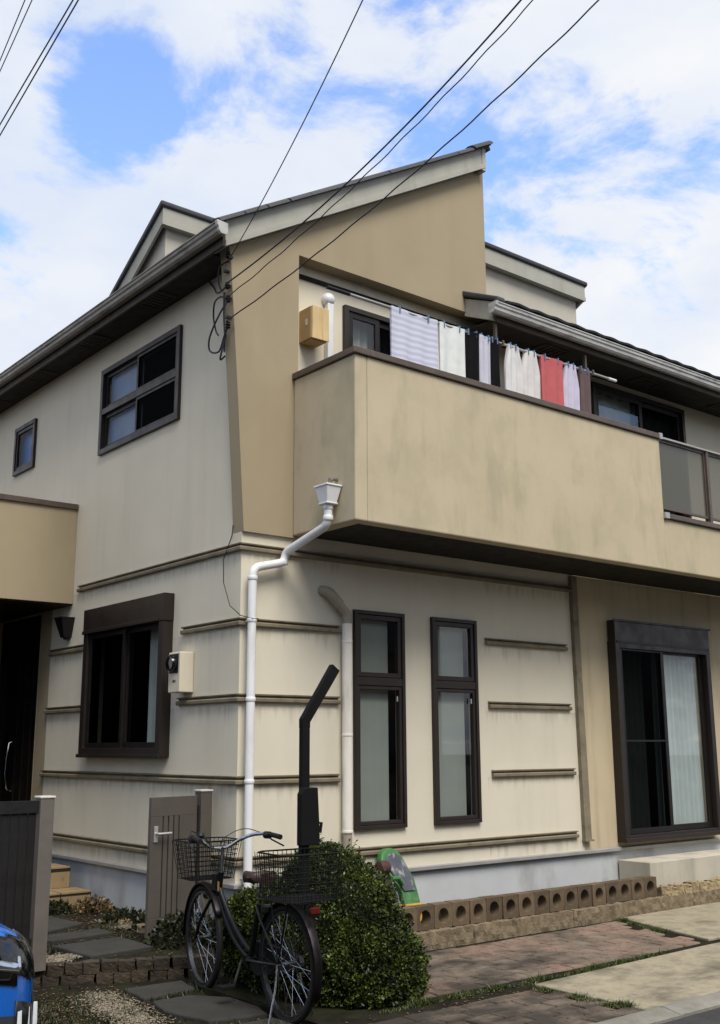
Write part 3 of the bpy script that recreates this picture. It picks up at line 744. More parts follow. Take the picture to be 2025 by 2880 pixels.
# tiled entrance steps
TILE = M('beige_tile', lin(136, 116, 84), 0.6, 0.12, 6, bump=0.2, rnd=0.08, grime=0.35)
GROUT = M('dark_grout', lin(30, 27, 23), 0.9)
stp = B(); stp.box(-1.58, -0.11, 2.30, 2.66, 0.0, 0.195); stp.box(-1.58, -0.16, 2.66, 5.44, 0.0, 0.385); steps = stp.obj('steps', GROUT, house)
tl = {}
for nm, (w_, d_, h_) in dict(a=(0.286, 0.012, 0.135), b=(0.286, 0.33, 0.014), c=(0.286, 0.012, 0.145)).items():
    tl[nm] = B().box(-w_/2, w_/2, -d_/2, d_/2, -h_/2, h_/2).mesh('tile', TILE)
for k in range(5):
    xa = -0.115-0.146-k*0.30
    piece('tile', tl['a'], steps, (xa, 2.298, 0.10)); piece('tile', tl['b'], steps, (xa, 2.46, 0.197))
    xa = -0.165-0.146-k*0.30-0.0
    piece('tile', tl['c'], steps, (xa, 2.658, 0.275)); piece('tile', tl['b'], steps, (xa, 2.82, 0.387)); piece('tile', tl['b'], steps, (xa, 3.17, 0.387))
# concrete step under the terrace window
st = B().box(4.75, 7.4, -0.40, 0.0, 0.0, 0.33).obj('terrace_step', M('cast_step', lin(186, 178, 160), 0.9, 0.08, 3, bump=0.3, bscale=90, stain=lin(130, 124, 110), stain_amt=0.5), house, bevel=0.008)

# ================================================================== ADDED UNSEEN HOUSES (across the street and at left, blocking low sky)
NW = [M('blocker_siding', lin(126, 114, 100), 0.85, 0.06, 2), M('blocker_render', lin(112, 106, 98), 0.85, 0.06, 2), M('blocker_brown', lin(98, 84, 72), 0.85, 0.06, 2)]
def sky_blocker(label, x0, x1, y0, y1, h, rh, mat, face):
    t = thing('sky_blocker_house', label, 'house', ((x0+x1)/2, (y0+y1)/2, -0.06))
    B().box(x0, x1, y0, y1, -0.06, h).obj('wall', mat, t)
    ym = (y0+y1)/2
    B().prism_x([(y0-0.5, h), (y1+0.5, h), (ym, h+rh)], x0-0.4, x1+0.4).obj('roof', ROOF, t)
    if face == 'y':
        for zz in (0.9, 3.7):
            for k in range(3):
                xa = x0+(x1-x0)*(0.12+0.3*k)
                wo = frame_rect(B(), 'y', y1+0.002, y1+0.06, xa, xa+1.6, zz, zz+1.2, 0.07).obj('window', BROWN, t)
                B().box(xa+0.07, xa+1.53, y1+0.004, y1+0.02, zz+0.07, zz+1.13).obj('pane', M('blocker_pane', lin(30, 34, 38), 0.08, 0), wo)
    else:
        for zz in (0.9, 3.7):
            for k in range(3):
                ya = y0+(y1-y0)*(0.10+0.3*k)
                wo = frame_rect(B(), 'x', x1+0.002, x1+0.06, ya, ya+1.5, zz, zz+1.2, 0.07).obj('window', BROWN, t)
                B().box(x1+0.004, x1+0.02, ya+0.07, ya+1.43, zz+0.07, zz+1.13).obj('pane', M('blocker_pane', lin(30, 34, 38), 0.08, 0), wo)
sky_blocker('added unseen beige house across the street, left of the three', -17.0, -7.5, -20.0, -13.0, 6.0, 1.6, NW[0], 'y')
sky_blocker('added unseen grey house across the street, middle of the three', -6.3, 3.2, -20.5, -13.0, 6.0, 1.7, NW[1], 'y')
sky_blocker('added unseen brown house across the street, right of the three', 4.4, 14.0, -20.0, -12.5, 6.2, 1.6, NW[2], 'y')
sky_blocker('added unseen brown house on the left of the yard', -20.0, -11.5, 0.5, 9.5, 6.0, 1.6, NW[2], 'x')

# ================================================================== PIPES AND WALL FIXTURES
def bezier_corner(pts, r=0.05, k=5):
    pts = [Vector(p) for p in pts]; out_ = [pts[0]]
    for i in range(1, len(pts)-1):
        a, p, b_ = pts[i-1], pts[i], pts[i+1]
        d0 = (a-p); d1 = (b_-p); rr = min(r, d0.length*0.45, d1.length*0.45)
        q0, q1 = p+d0.normalized()*rr, p+d1.normalized()*rr
        for j in range(k+1):
            t = j/k; out_.append((1-t)**2*q0+2*t*(1-t)*p+t*t*q1)
    out_.append(pts[-1]); return out_
dp = thing('downpipe', 'white downpipe with square hopper head bent from the balcony down the house corner', 'downpipe', (0.06, -0.085, 0.0))
pp = bezier_corner([(0.06,-0.085,0.0), (0.06,-0.085,2.955), (0.37,-0.085,3.03), (0.385,-0.10,3.12), (0.42,-0.64,3.275), (0.42,-0.64,3.45)], 0.07)
B().tube(pp, 0.036, 16).obj('pipe', WHITEP, dp, smooth=True)
for z in (0.50, 1.235, 1.88, 2.52, 2.87):
    B().lathe([(0.040, -0.016), (0.0425, -0.010), (0.0425, 0.010), (0.040, 0.016)], (0.06, -0.085, z), 'z', 16).obj('collar', WHITEP, dp, smooth=True)
    if z not in (2.87,): B().box(0.045, 0.075, -0.05, -0.001, z-0.008, z+0.008).obj('bracket', WHITEP, dp)
for c_, ax in (((0.365, -0.085, 3.03), 'z'), ((0.42, -0.64, 3.33), 'z'), ((0.42, -0.64, 3.42), 'z')):
    B().lathe([(0.040, -0.02), (0.043, -0.014), (0.043, 0.014), (0.040, 0.02)], c_, ax, 16).obj('collar', WHITEP, dp, smooth=True)
hp = B(); hp.hexa([(0.370,-0.695,3.455),(0.470,-0.695,3.455),(0.470,-0.585,3.455),(0.370,-0.585,3.455)], [(0.345,-0.725,3.585),(0.495,-0.725,3.585),(0.495,-0.555,3.585),(0.345,-0.555,3.585)])
hp.box(0.338, 0.497, -0.733, -0.547, 3.585, 3.603); hp.box(0.362, 0.478, -0.703, -0.577, 3.44, 3.456); hp.obj('hopper', WHITEP, dp, bevel=0.006)
pt_ = thing('drain_spout', 'small weathered grey spout poking up above the white hopper', 'spout', (0.47, -0.64, 3.603))
B().tube([(0.499, -0.66, 3.66), (0.455, -0.66, 3.66), (0.425, -0.66, 3.64), (0.42, -0.66, 3.603)], 0.016, 10).obj('spout_pipe', M('grey_pvc', lin(110, 104, 96), 0.6), pt_, smooth=True)
B().lathe([(0.02, -0.008), (0.023, 0.0), (0.02, 0.008)], (0.425, -0.66, 3.645), 'x', 10).obj('spout_lip', MATS['grey_pvc'], pt_)
dp2 = thing('downpipe', 'cream downpipe with angled elbow beside the first narrow window', 'downpipe', (1.075, -0.06, 0.0))
B().tube([(1.075,-0.06,0.80), (1.075,-0.06,2.56)], 0.045, 16).obj('pipe', CREAMP, dp2, smooth=True)
B().tube([(1.075,-0.06,0.03), (1.075,-0.06,0.80)], 0.040, 16).obj('lower_pipe', M('stained_pvc', lin(150, 140, 122), 0.5, 0.1), dp2, smooth=True)
B().tube(bezier_corner([(1.075,-0.06,2.55), (1.075,-0.06,2.64), (0.985,-0.06,2.72)], 0.05), 0.041, 16).obj('elbow', MATS['stained_pvc'], dp2, smooth=True)
B().tube(bezier_corner([(0.985,-0.06,2.72), (0.90,-0.06,2.80), (0.865,-0.04,2.83), (0.84, 0.02, 2.84)], 0.04), 0.05, 16).obj('elbow', MATS['stained_pvc'], dp2, smooth=True)
for z in (0.80, 1.6, 2.4):
    B().lathe([(0.047, -0.012), (0.049, -0.006), (0.049, 0.006), (0.047, 0.012)], (1.075, -0.06, z), 'z', 16).obj('collar', CREAMP, dp2, smooth=True)
# meter box on the side wall
mb = thing('meter_box', 'cream electricity meter box with a black dial on the left side wall', 'meter box', (0.0, 0.82, 1.96))
CREAMB = M('cream_plastic', lin(206, 196, 174), 0.5, 0.04, 5)
B().box(-0.14, -0.002, 0.72, 0.92, 1.965, 2.312).obj('case', CREAMB, mb, bevel=0.008)
B().box(-0.146, -0.14, 0.745, 0.90, 2.13, 2.295).obj('dial_plate', BLACK, mb, bevel=0.003)
B().lathe([(0.066, 0.0), (0.066, -0.03), (0.058, -0.045), (0.0, -0.05)], (-0.146, 0.822, 2.213), 'x', 24).obj('dial', M('smoked_glass', lin(14, 14, 15), 0.12, 0, spec=0.6), mb, smooth=True)
B().box(-0.1415, -0.14, 0.79, 0.806, 2.05, 2.072).obj('label_mark', BLACK, mb); B().box(-0.1415, -0.14, 0.815, 0.838, 2.05, 2.072).obj('label_mark', BLACK, mb)
# wall lamp by the porch
wlmp = thing('wall_lamp', 'dark tapered wall lamp under the porch roof', 'lamp', (0.0, 3.32, 2.62))
B().hexa([(-0.09,3.27,2.64),(0.0,3.27,2.64),(0.0,3.36,2.64),(-0.09,3.36,2.64)], [(-0.15,3.21,2.84),(0.0,3.21,2.84),(0.0,3.40,2.84),(-0.15,3.40,2.84)]).obj('shade', BLACK, wlmp, bevel=0.006)
B().box(-0.155, 0.0, 3.205, 3.405, 2.84, 2.85).obj('lid', BROWN2, wlmp); B().lathe([(0.02, -0.02), (0.03, 0.0)], (-0.05, 3.315, 2.64), 'z', 10).obj('finial', BLACK, wlmp)
# thin loose cable on the corner
tag(B().tube([(-0.012,0.12,3.34), (-0.014,0.13,3.25), (-0.05,0.20,3.05), (-0.055,0.18,2.85), (-0.045,0.09,2.65), (-0.01,-0.02,2.56), (0.04,-0.124,2.53), (0.10,-0.125,2.53)], 0.004, 6).obj('loose_cable', BLACK), 'thin black cable dangling in a loop at the house corner', 'cable')
# box on the recessed balcony wall
WOODB = M('varnished_wood', lin(204, 178, 128), 0.55, 0.08, 3, stain=lin(160, 120, 66), stain_amt=0.5, sscale=(30, 30, 2), bump=0.1)
wb = thing('wooden_box', 'yellow wooden utility box fixed high on the balcony back wall', 'box', (0.77, 0.05, 5.13))
B().box(0.665, 0.855, -0.055, 0.128, 5.14, 5.45).obj('body', M('box_side', lin(168, 138, 92), 0.6, 0.1, 4), wb, bevel=0.004)
B().box(0.672, 0.862, -0.073, -0.056, 5.135, 5.455).obj('lid', WOODB, wb, bevel=0.006)
B().box(0.68, 0.84, -0.05, 0.10, 5.128, 5.139).obj('base_board', MATS['box_side'], wb)
B().box(0.663, 0.666, 0.0, 0.03, 5.28, 5.34).obj('hinge', CREAMB, wb)
ad = thing('duct_cover', 'white air-conditioner duct cover with round cap on the balcony wall', 'duct', (0.985, 0.1, 3.43))
B().box(0.955, 1.025, 0.065, 0.129, 3.43, 5.60).obj('cover', WHITEP, ad, bevel=0.010)
B().lathe([(0.066, 0.129), (0.066, 0.10), (0.055, 0.07), (0.03, 0.052), (0.0, 0.048)], (0.985, 0.0, 5.645), 'y', 20).obj('cap', WHITEP, ad, smooth=True)

# laundry on the balcony
POLEM = M('steel_pole', lin(176, 172, 168), 0.35, 0.1, metal=0.6)
lpz = 5.46
PEG = M('peg_plastic', lin(90, 120, 150), 0.5)
lpole = thing('laundry_pole', 'long steel laundry pole with dark tips hung across the balcony', 'pole', (2.55, -0.45, 5.46))
B().tube([(0.72, -0.45, lpz), (4.50, -0.45, lpz)], 0.014, 10).obj('rod', POLEM, lpole, smooth=True)
B().tube([(0.55, -0.45, lpz), (0.80, -0.45, lpz)], 0.017, 10).obj('tip', BLACK, lpole, smooth=True); B().tube([(4.45, -0.45, lpz), (4.58, -0.45, lpz)], 0.017, 10).obj('tip', WHITEP, lpole, smooth=True)
for xb in (2.74, 4.14):
    hb = thing('pole_bracket', 'brown laundry pole bracket hanging at the %s of the laundry row' % ('middle' if xb < 3 else 'right end'), 'bracket', (xb, -0.39, 5.70), group='laundry pole brackets')
    B().box(xb-0.014, xb+0.014, -0.40, -0.37, 5.30, 5.712).obj('hanger', CAP, hb); B().box(xb-0.012, xb+0.012, -0.49, -0.40, 5.425, 5.445).obj('hook', CAP, hb); B().box(xb-0.012, xb+0.012, -0.495, -0.480, 5.445, 5.48).obj('hook_lip', CAP, hb)
B().box(4.15, 4.18, -0.44, -0.40, 3.42, 5.5)
def cloth(name, label, x0, x1, z0, z1, mat, y=-0.45, folds=3, amp=0.012, shirt=False, seed=0):
    b = B(); r = random.Random(seed+int(x0*100)); nu, nz = folds*8+1, 9
    ph = r.uniform(0, 6)
    for side in (0, 1):
        for k in range(nz):
            t = k/(nz-1); z = z1+(z0-z1)*t
            for i in range(nu):
                s_ = i/(nu-1); x = x0+(x1-x0)*s_
                if shirt: x = (x0+x1)/2+(x-(x0+x1)/2)*(0.55+0.45*min(1, t*3))
                d = amp*math.sin(s_*folds*2*math.pi+ph+t*0.6)*(0.3+t)+0.5*amp*math.sin(s_*5+ph*2)
                yy = y+d+(0.017 if side else -0.017)*(1.0 if k < 1 else (0.8-0.5*t))
                zz = z+0.008*math.sin(s_*folds*math.pi+ph)*t
                b.v.append((x, yy, zz))
        o = side*nu*nz
        b.f += [(o+k*nu+i, o+k*nu+i+1, o+(k+1)*nu+i+1, o+(k+1)*nu+i) for k in range(nz-1) for i in range(nu-1)]
    o2 = nu*nz
    b.f += [(i, i+1, o2+i+1, o2+i) for i in range(nu-1)]
    e = (nz-1)*nu
    b.f += [(e+i, e+i+1, o2+e+i+1, o2+e+i) for i in range(nu-1)]
    for kk in range(nz-1):
        for ii in (0, nu-1): b.f.append((kk*nu+ii, (kk+1)*nu+ii, o2+(kk+1)*nu+ii, o2+kk*nu+ii))
    o = b.obj(name, mat, None, smooth=True)
    for xp in (x0+0.18*(x1-x0), x0+0.80*(x1-x0)):
        if shirt: xp = (x0+x1)/2+(xp-(x0+x1)/2)*0.5
        B().box(xp-0.006, xp+0.006, y-0.024, y+0.024, z1-0.045, z1+0.02).obj('peg', PEG, o)
    return tag(o, label, 'laundry', 'laundry on the pole')
def fabric(n, c, **k): return M(n, c, 0.95, 0.06, 9, spec=0.1, sheen=0.2, bump=0.15, bscale=300, **k)
STRIPE = fabric('striped_towel', lin(176, 178, 194))
_n, _l = STRIPE.node_tree.nodes, STRIPE.node_tree.links
_w = _n.new('ShaderNodeTexWave'); _w.bands_direction = 'Z'; _w.inputs['Scale'].default_value = 5.2
_t = _n.new('ShaderNodeTexCoord'); _l.new(_t.outputs['Object'], _w.inputs['Vector'])
_m = _n.new('ShaderNodeMix'); _m.data_type = 'RGBA'; _m.inputs[6].default_value = lin(178, 180, 200); _m.inputs[7].default_value = lin(204, 205, 214)
_l.new(_w.outputs['Fac'], _m.inputs[0]); _l.new(_m.outputs[2], _n['Principled BSDF'].inputs['Base Color'])
cloth('towel', 'pale lavender striped towel nearest the yellow box', 1.28, 1.86, 4.80, 5.475, STRIPE, folds=3, amp=0.010)
cloth('towel', 'cream towel between the striped towel and the black trousers', 1.89, 2.22, 4.82, 5.475, fabric('cream_cloth', lin(212, 214, 210)), folds=2)
cloth('trousers', 'black trousers hung next to the cream towel', 2.24, 2.42, 4.80, 5.475, fabric('black_cloth', lin(20, 20, 22)), folds=2)
cloth('shirt', 'pale grey shirt between the two black garments', 2.425, 2.585, 4.86, 5.475, fabric('grey_cloth', lin(190, 188, 200)), folds=2)
cloth('socks', 'short black garment right of the pale grey shirt', 2.585, 2.70, 4.92, 5.475, MATS['black_cloth'], folds=1)
cloth('shirt', 'off-white shirt right of the short black garment', 2.78, 3.04, 4.82, 5.475, fabric('white_cloth', lin(206, 204, 202)), folds=3, shirt=True)
cloth('shirt', 'beige-white shirt left of the pink towel', 3.04, 3.32, 4.84, 5.475, fabric('beige_cloth', lin(204, 200, 196)), folds=3, shirt=True)
cloth('towel', 'pink-red towel among the white laundry', 3.33, 3.66, 4.80, 5.475, fabric('pink_cloth', lin(182, 96, 98)), folds=2)
cloth('shirt', 'lavender white shirt right of the pink towel', 3.67, 3.93, 4.78, 5.475, fabric('lavender_cloth', lin(190, 184, 200)), folds=3, shirt=True)
cloth('cardigan', 'brown garment at the right end of the laundry', 3.94, 4.11, 4.82, 5.475, fabric('brown_cloth', lin(98, 84, 82)), folds=2)

# ================================================================== BLOCK WALL ALONG THE FRONT
bw = thing('block_wall', 'low wall of brown round-holed blocks on a rough concrete base', 'wall', (1.0, -1.0, 0.0))
BLK = M('brown_block', lin(98, 83, 64), 0.9, 0.16, 10, bump=0.6, bscale=120, rnd=0.24, stain=lin(70, 58, 44), stain_amt=0.5, sscale=(14, 14, 14))
ROUGH = M('split_stone', lin(122, 108, 86), 0.95, 0.22, 14, bump=0.9, bscale=60, stain=lin(84, 72, 54), stain_amt=0.6, sscale=(8, 8, 8), grime=0.2)
def hole_block(w, d, h, r):
    b = B(); n = 24; angs = [2*math.pi*k/n for k in range(n)]
    def sq(a):
        c_, s_ = math.cos(a), math.sin(a); m_ = max(abs(c_)/(w/2), abs(s_)/(h/2)); return (c_/m_, s_/m_)
    for y_ in (0, d):
        for a in angs: x_, z_ = sq(a); b.v.append((x_, y_, z_+h/2))
        for a in angs: b.v.append((r*math.cos(a), y_, r*math.sin(a)*1.05+h/2))
    for k in range(n):
        k2 = (k+1) % n
        b.f += [(k, k2, n+k2, n+k), (2*n+k, 3*n+k, 3*n+k2, 2*n+k2), (n+k, n+k2, 3*n+k2, 3*n+k), (k, 2*n+k, 2*n+k2, k2)]
    return b.mesh('block', BLK)
bme = hole_block(0.183, 0.10, 0.176, 0.055)
for k in range(17):
    piece('block', bme, bw, (0.905+k*0.189, -1.005+random.uniform(-.007, .007), 0.122), (random.uniform(-.015, .015), random.uniform(-.012, .012), random.uniform(-.03, .03)))
def rough_box(x0, x1, y0, y1, z0, z1, n, amp, seed):
    bm = bmesh.new(); bmesh.ops.create_cube(bm, size=1.0)
    bmesh.ops.subdivide_edges(bm, edges=bm.edges[:], cuts=3, use_grid_fill=True)
    if x1-x0 > 0.5:
        long = [e for e in bm.edges if abs(e.verts[0].co.x-e.verts[1].co.x) > 0.1]
        bmesh.ops.subdivide_edges(bm, edges=long, cuts=n, use_grid_fill=True)
    for v in bm.verts:
        p = Vector((x0+(v.co.x+.5)*(x1-x0), y0+(v.co.y+.5)*(y1-y0), z0+(v.co.z+.5)*(z1-z0)))
        nv = mn.noise_vector(p*22+Vector((seed, 0, 0)))+0.6*mn.noise_vector(p*48+Vector((0, seed, 0)))
        v.co = p+nv*amp
    me = bpy.data.meshes.new('stone'); bm.to_mesh(me); bm.free()
    return me
def add_mesh(name, me, mat, parent, loc=None):
    me.materials.clear(); me.materials.append(mat); o = bpy.data.objects.new(name, me)
    off = woff(parent)
    if loc is None:
        for v in me.vertices: v.co -= off
    put(o, parent); return o
xs_ = [0.35, 1.55, 2.75, 3.32, 4.5, 5.7, 6.9, 8.1]
for k, (a, b_) in enumerate(zip(xs_, xs_[1:])):
    add_mesh('base_stone', rough_box(a+0.004, b_-0.004, -1.065, -0.86, -0.06, 0.118, 16, 0.012, k*7.1), ROUGH, bw)
RSTONE = M('pale_stone', lin(146, 130, 100), 0.95, 0.15, 10, bump=0.7, bscale=60, rnd=0.12, grime=0.3)
sme = [rough_box(-0.052, 0.052, -0.055, 0.055, 0, 0.085, 2, 0.014, 31+k*3.3) for k in range(5)]
for s_ in sme: s_.materials.append(RSTONE)
for k in range(22):
    piece('cap_stone', random.choice(sme), bw, (4.10+k*0.118+random.uniform(-.008, .008), -0.995, 0.112), (0, random.uniform(-.08, .08), random.uniform(-.2, .2)), (1, 1, random.uniform(0.85, 1.15)))
sb = B().add([(0.3,-0.9,0.06),(9,-0.9,0.06),(9,0.02,0.06),(0.3,0.02,0.06)], [(0,1,2,3)]); structure(sb.obj('planting_strip', SOIL))

# brick edging of the raised garden
be = thing('brick_edging', 'two dark mossy courses of rough bricks edging the raised garden', 'edging', (-1.72, -0.1, -0.06))
BRK = M('mossy_brick', lin(58, 49, 39), 0.95, 0.25, 12, bump=0.8, bscale=60, rnd=0.3, stain=lin(40, 38, 24), stain_amt=0.7, sscale=(9, 9, 9))
brs = [rough_box(-0.054, 0.054, -0.05, 0.05, 0, 0.072, 2, 0.009, 11+k*5.7) for k in range(6)]
for s_ in brs: s_.materials.append(BRK)
for c_ in range(2):
    for (xa, ya), (xb, yb) in zip(CURB, CURB[1:]):
        d = Vector((xb-xa, yb-ya)); n_ = max(1, int(d.length/0.116)); ang = math.atan2(d.y, d.x)
        for k in range(n_):
            t = (k+0.5+(0.25 if c_ else 0))/n_
            if t > 1: continue
            q = Vector((xa, ya))+d*t
            piece('brick', random.choice(brs), be, (q.x+random.uniform(-.006, .006), q.y+0.012*c_+random.uniform(-.008, .008), -0.066+c_*0.074), (random.uniform(-.05, .05), random.uniform(-.04, .04), ang+random.uniform(-.06, .06)), (1, 1, random.uniform(.94, 1.06)))

# ================================================================== FENCE AND GATE
FENCEP = M('fence_post_grey', lin(112, 105, 98), 0.5, 0.06, 6, metal=0.3)
FENCED = M('fence_slat_dark', lin(20, 18, 17), 0.6, 0.12, 8)
fn = thing('slat_fence', 'dark brown vertical slat fence with a pale grey square post', 'fence', (-1.66, -0.16, 0.06))
B().box(-1.712, -1.612, -0.21, -0.11, 0.05, 1.165).obj('post', FENCEP, fn, bevel=0.004)
B().box(-1.718, -1.606, -0.216, -0.104, 1.165, 1.18).obj('post_cap', M('post_cap_pale', lin(196, 190, 180), 0.5), fn, bevel=0.004)
B().box(-3.9, -1.714, -0.185, -0.135, 1.07, 1.15).obj('rail', FENCED, fn); B().box(-3.9, -1.714, -0.185, -0.135, 0.20, 0.26).obj('rail', FENCED, fn)
slm = B().box(-0.026, 0.026, -0.012, 0.012, 0, 0.81).mesh('slat', FENCED)
for k in range(35): piece('slat', slm, fn, (-1.75-k*0.0615, -0.16, 0.26))
B().box(-3.90, -3.80, -0.21, -0.11, 0.05, 1.165).obj('post', FENCEP, fn)
gt = thing('gate', 'grey metal garden gate standing open with vertical slits and lever handle', 'gate', (-0.16, 0.29, 0.06))
GATE = M('gate_metal', lin(92, 86, 79), 0.5, 0.06, 6, metal=0.3, grime=0.1)
ga, gb_ = Vector((-0.66, 0.20)), Vector((-0.205, 0.285)); gd = (gb_-ga).normalized(); gn = Vector((gd.y, -gd.x))
def gbox(u0, u1, w0, w1, z0, z1, name, mat, parent, **k):
    q = [ga+gd*u+gn*w for u, w in ((u0, w0), (u1, w0), (u1, w1), (u0, w1))]
    return B().hexa([(p.x, p.y, z0) for p in q], [(p.x, p.y, z1) for p in q]).obj(name, mat, parent, **k)
GL = (gb_-ga).length
cols = [0.0, 0.115, 0.128, 0.168, 0.181, 0.221, 0.234, 0.274, 0.287, GL]
gbox(0, GL, -0.012, 0.02, 0.98, 1.125, 'top_panel', GATE, gt, bevel=0.003)
gbox(0, GL, -0.012, 0.02, 0.10, 0.235, 'bottom_panel', GATE, gt, bevel=0.003)
for a, b_ in ((0.0, 0.115), (0.128, 0.168), (0.181, 0.221), (0.234, 0.274), (0.287, GL)):
    gbox(a, b_, -0.012, 0.02, 0.2352, 0.9798, 'panel_strip', GATE, gt, bevel=0.002)
gbox(0.10, 0.30, -0.024, -0.014, 0.21, 1.0, 'backing', FENCED, gt)
STEEL = M('satin_steel', lin(206, 204, 202), 0.35, 0.05, metal=0.7)
gbox(0.028, 0.066, 0.02, 0.03, 0.79, 0.91, 'lock_plate', STEEL, gt, bevel=0.003)
q = lambda u, w, z: ((ga+gd*u+gn*w).x, (ga+gd*u+gn*w).y, z)
B().tube([q(0.047, 0.03, 0.855), q(0.047, 0.065, 0.855), q(0.06, 0.068, 0.855), q(0.165, 0.068, 0.855)], 0.010, 8).obj('handle', STEEL, gt, smooth=True)
gbox(GL-0.001, GL+0.02, -0.01, 0.015, 0.25, 1.05, 'hinge', FENCED, gt)
B().box(-0.178, -0.075, 0.245, 0.345, 0.03, 1.155).obj('hinge_post', GATE, gt, bevel=0.004); B().box(-0.184, -0.069, 0.239, 0.351, 1.155, 1.168).obj('post_cap', MATS['post_cap_pale'], gt, bevel=0.003)

# ================================================================== BLACK POST
po = thing('bent_post', 'matt black post with a bent top and black box behind the bicycle', 'post', (-0.64, -1.78, -0.05))
PX, PY = -0.635, -1.78
MATT = M('matt_black', lin(12, 12, 12), 0.8, 0.1, 6, spec=0.2)
B().box(PX-0.030, PX+0.030, PY-0.020, PY+0.020, -0.06, 1.62).obj('pole', MATT, po, bevel=0.004)
hx = B(); hx.hexa([(PX-0.030,PY-0.020,1.62),(PX+0.030,PY-0.020,1.62),(PX+0.030,PY+0.020,1.62),(PX-0.030,PY+0.020,1.62)], [(PX-0.030,PY-0.020,1.675),(PX+0.030,PY-0.020,1.655),(PX+0.030,PY+0.020,1.655),(PX-0.030,PY+0.020,1.675)])
hx.hexa([(PX-0.030,PY-0.020,1.676),(PX+0.030,PY-0.020,1.656),(PX+0.030,PY+0.020,1.656),(PX-0.030,PY+0.020,1.676)], [(PX+0.215,PY-0.020,2.035),(PX+0.272,PY-0.020,1.995),(PX+0.272,PY+0.020,1.995),(PX+0.215,PY+0.020,2.035)]); hx.obj('bent_arm', MATT, po)
B().prism_y([(PX-0.072, 0.90), (PX+0.072, 0.90), (PX+0.069, 1.02), (PX+0.055, 1.25), (PX-0.05, 1.25), (PX-0.072, 1.21)], PY-0.075, PY-0.021).obj('box', MATT, po, bevel=0.006)
B().tube([(PX+0.065, PY-0.05, 1.03), (PX+0.10, PY-0.05, 1.03), (PX+0.09, PY-0.05, 0.97)], 0.010, 8).obj('catch', MATT, po)

# ================================================================== RIDE-ON TOY
ty = thing('ride_on_toy', 'weathered green and grey plastic ride-on toy stood on end behind the blocks', 'toy', (1.45, -0.3, 0.06))
GREENP = M('green_plastic', lin(56, 108, 56), 0.5, 0.15, 9, stain=lin(120, 142, 112), stain_amt=0.5, sscale=(14, 14, 14))
GREYPL = M('faded_grey_plastic', lin(74, 76, 84), 0.5, 0.15, 8, stain=lin(190, 190, 186), stain_amt=0.7, sscale=(18, 18, 10))
YELP = M('yellow_plastic', lin(196, 148, 66), 0.5, 0.1, 8)
outl = [(1.455,0.19),(1.63,0.19),(1.635,0.30),(1.63,0.40),(1.60,0.47),(1.575,0.54),(1.545,0.60),(1.48,0.64),(1.40,0.635),(1.345,0.60),(1.32,0.55),(1.335,0.50),(1.37,0.45),(1.39,0.40),(1.43,0.345),(1.455,0.28)]
def yl(z): return -0.33+0.42*(z-0.1)
def toy_plate(ol, off0, off1):
    b = B(); n = len(ol)
    b.v = [(x, yl(z)+off0, z) for x, z in ol]+[(x, yl(z)+off1, z) for x, z in ol]
    b.f = [tuple(range(n)), tuple(range(2*n-1, n-1, -1))]+[(i, i+n, (i+1) % n+n, (i+1) % n) for i in range(n)]
    return b
toy_plate(outl, 0.0, 0.07).obj('shell', GREENP, ty, bevel=0.012)
cx, cz = 1.49, 0.43
inner = [(cx+(x-cx)*0.80, cz+(z-cz)*0.83) for x, z in outl if z > 0.25] ; inner = [(1.475,0.30),(1.60,0.30)]+[p for p in inner if p[1] > 0.32]
toy_plate(inner, -0.016, 0.0).obj('seat_panel', GREYPL, ty, bevel=0.006)
B().box(1.45, 1.64, -0.38, -0.20, 0.055, 0.20).obj('base', YELP, ty, bevel=0.015); B().box(1.47, 1.58, -0.384, -0.379, 0.14, 0.175).obj('slot', BLACK, ty)
B().lathe([(0.03, -0.05), (0.055, -0.045), (0.06, 0.0), (0.055, 0.045), (0.03, 0.05)], (1.285, -0.20, 0.50), 'x', 18).obj('wheel', M('brown_rubber', lin(72, 48, 40), 0.7), ty, smooth=True)
B().tube([(1.285, -0.20, 0.50), (1.38, -0.17, 0.50)], 0.012, 8).obj('axle', BLACK, ty)
B().tube([(1.30, -0.30, 0.42), (1.38, -0.29, 0.415), (1.44, -0.27, 0.36)], 0.018, 8).obj('arm', GREENP, ty, smooth=True)

ty.location.x += 0.06

# ================================================================== BICYCLE
bk = thing('bicycle', 'black city bicycle with wire baskets parked facing the house', 'bicycle', (-0.95, -2.06, -0.052), -math.atan2(0.10, 1.107))
PAINT = M('black_paint', lin(12, 13, 14), 0.35, 0.05, 8, spec=0.3, coat=0.0)
CHROME = M('bike_chrome', lin(196, 198, 202), 0.18, 0.05, 9, metal=1.0)
ALU = M('dull_alloy', lin(98, 100, 104), 0.32, 0.08, 9, metal=0.9)
RUB = M('rubber', lin(18, 18, 18), 0.85, 0.1)
FEND = M('fender_bronze', lin(40, 35, 36), 0.4, 0.08, 9, metal=0.85)
WIRE = M('black_wire', lin(11, 11, 11), 0.6, spec=0.2)
R_, RI = 0.325, 0.292
def arc(c, r, a0, a1, n, x=0.0): return [(x, c[0]+r*math.cos(a0+(a1-a0)*k/n), c[1]+r*math.sin(a0+(a1-a0)*k/n)) for k in range(n+1)]
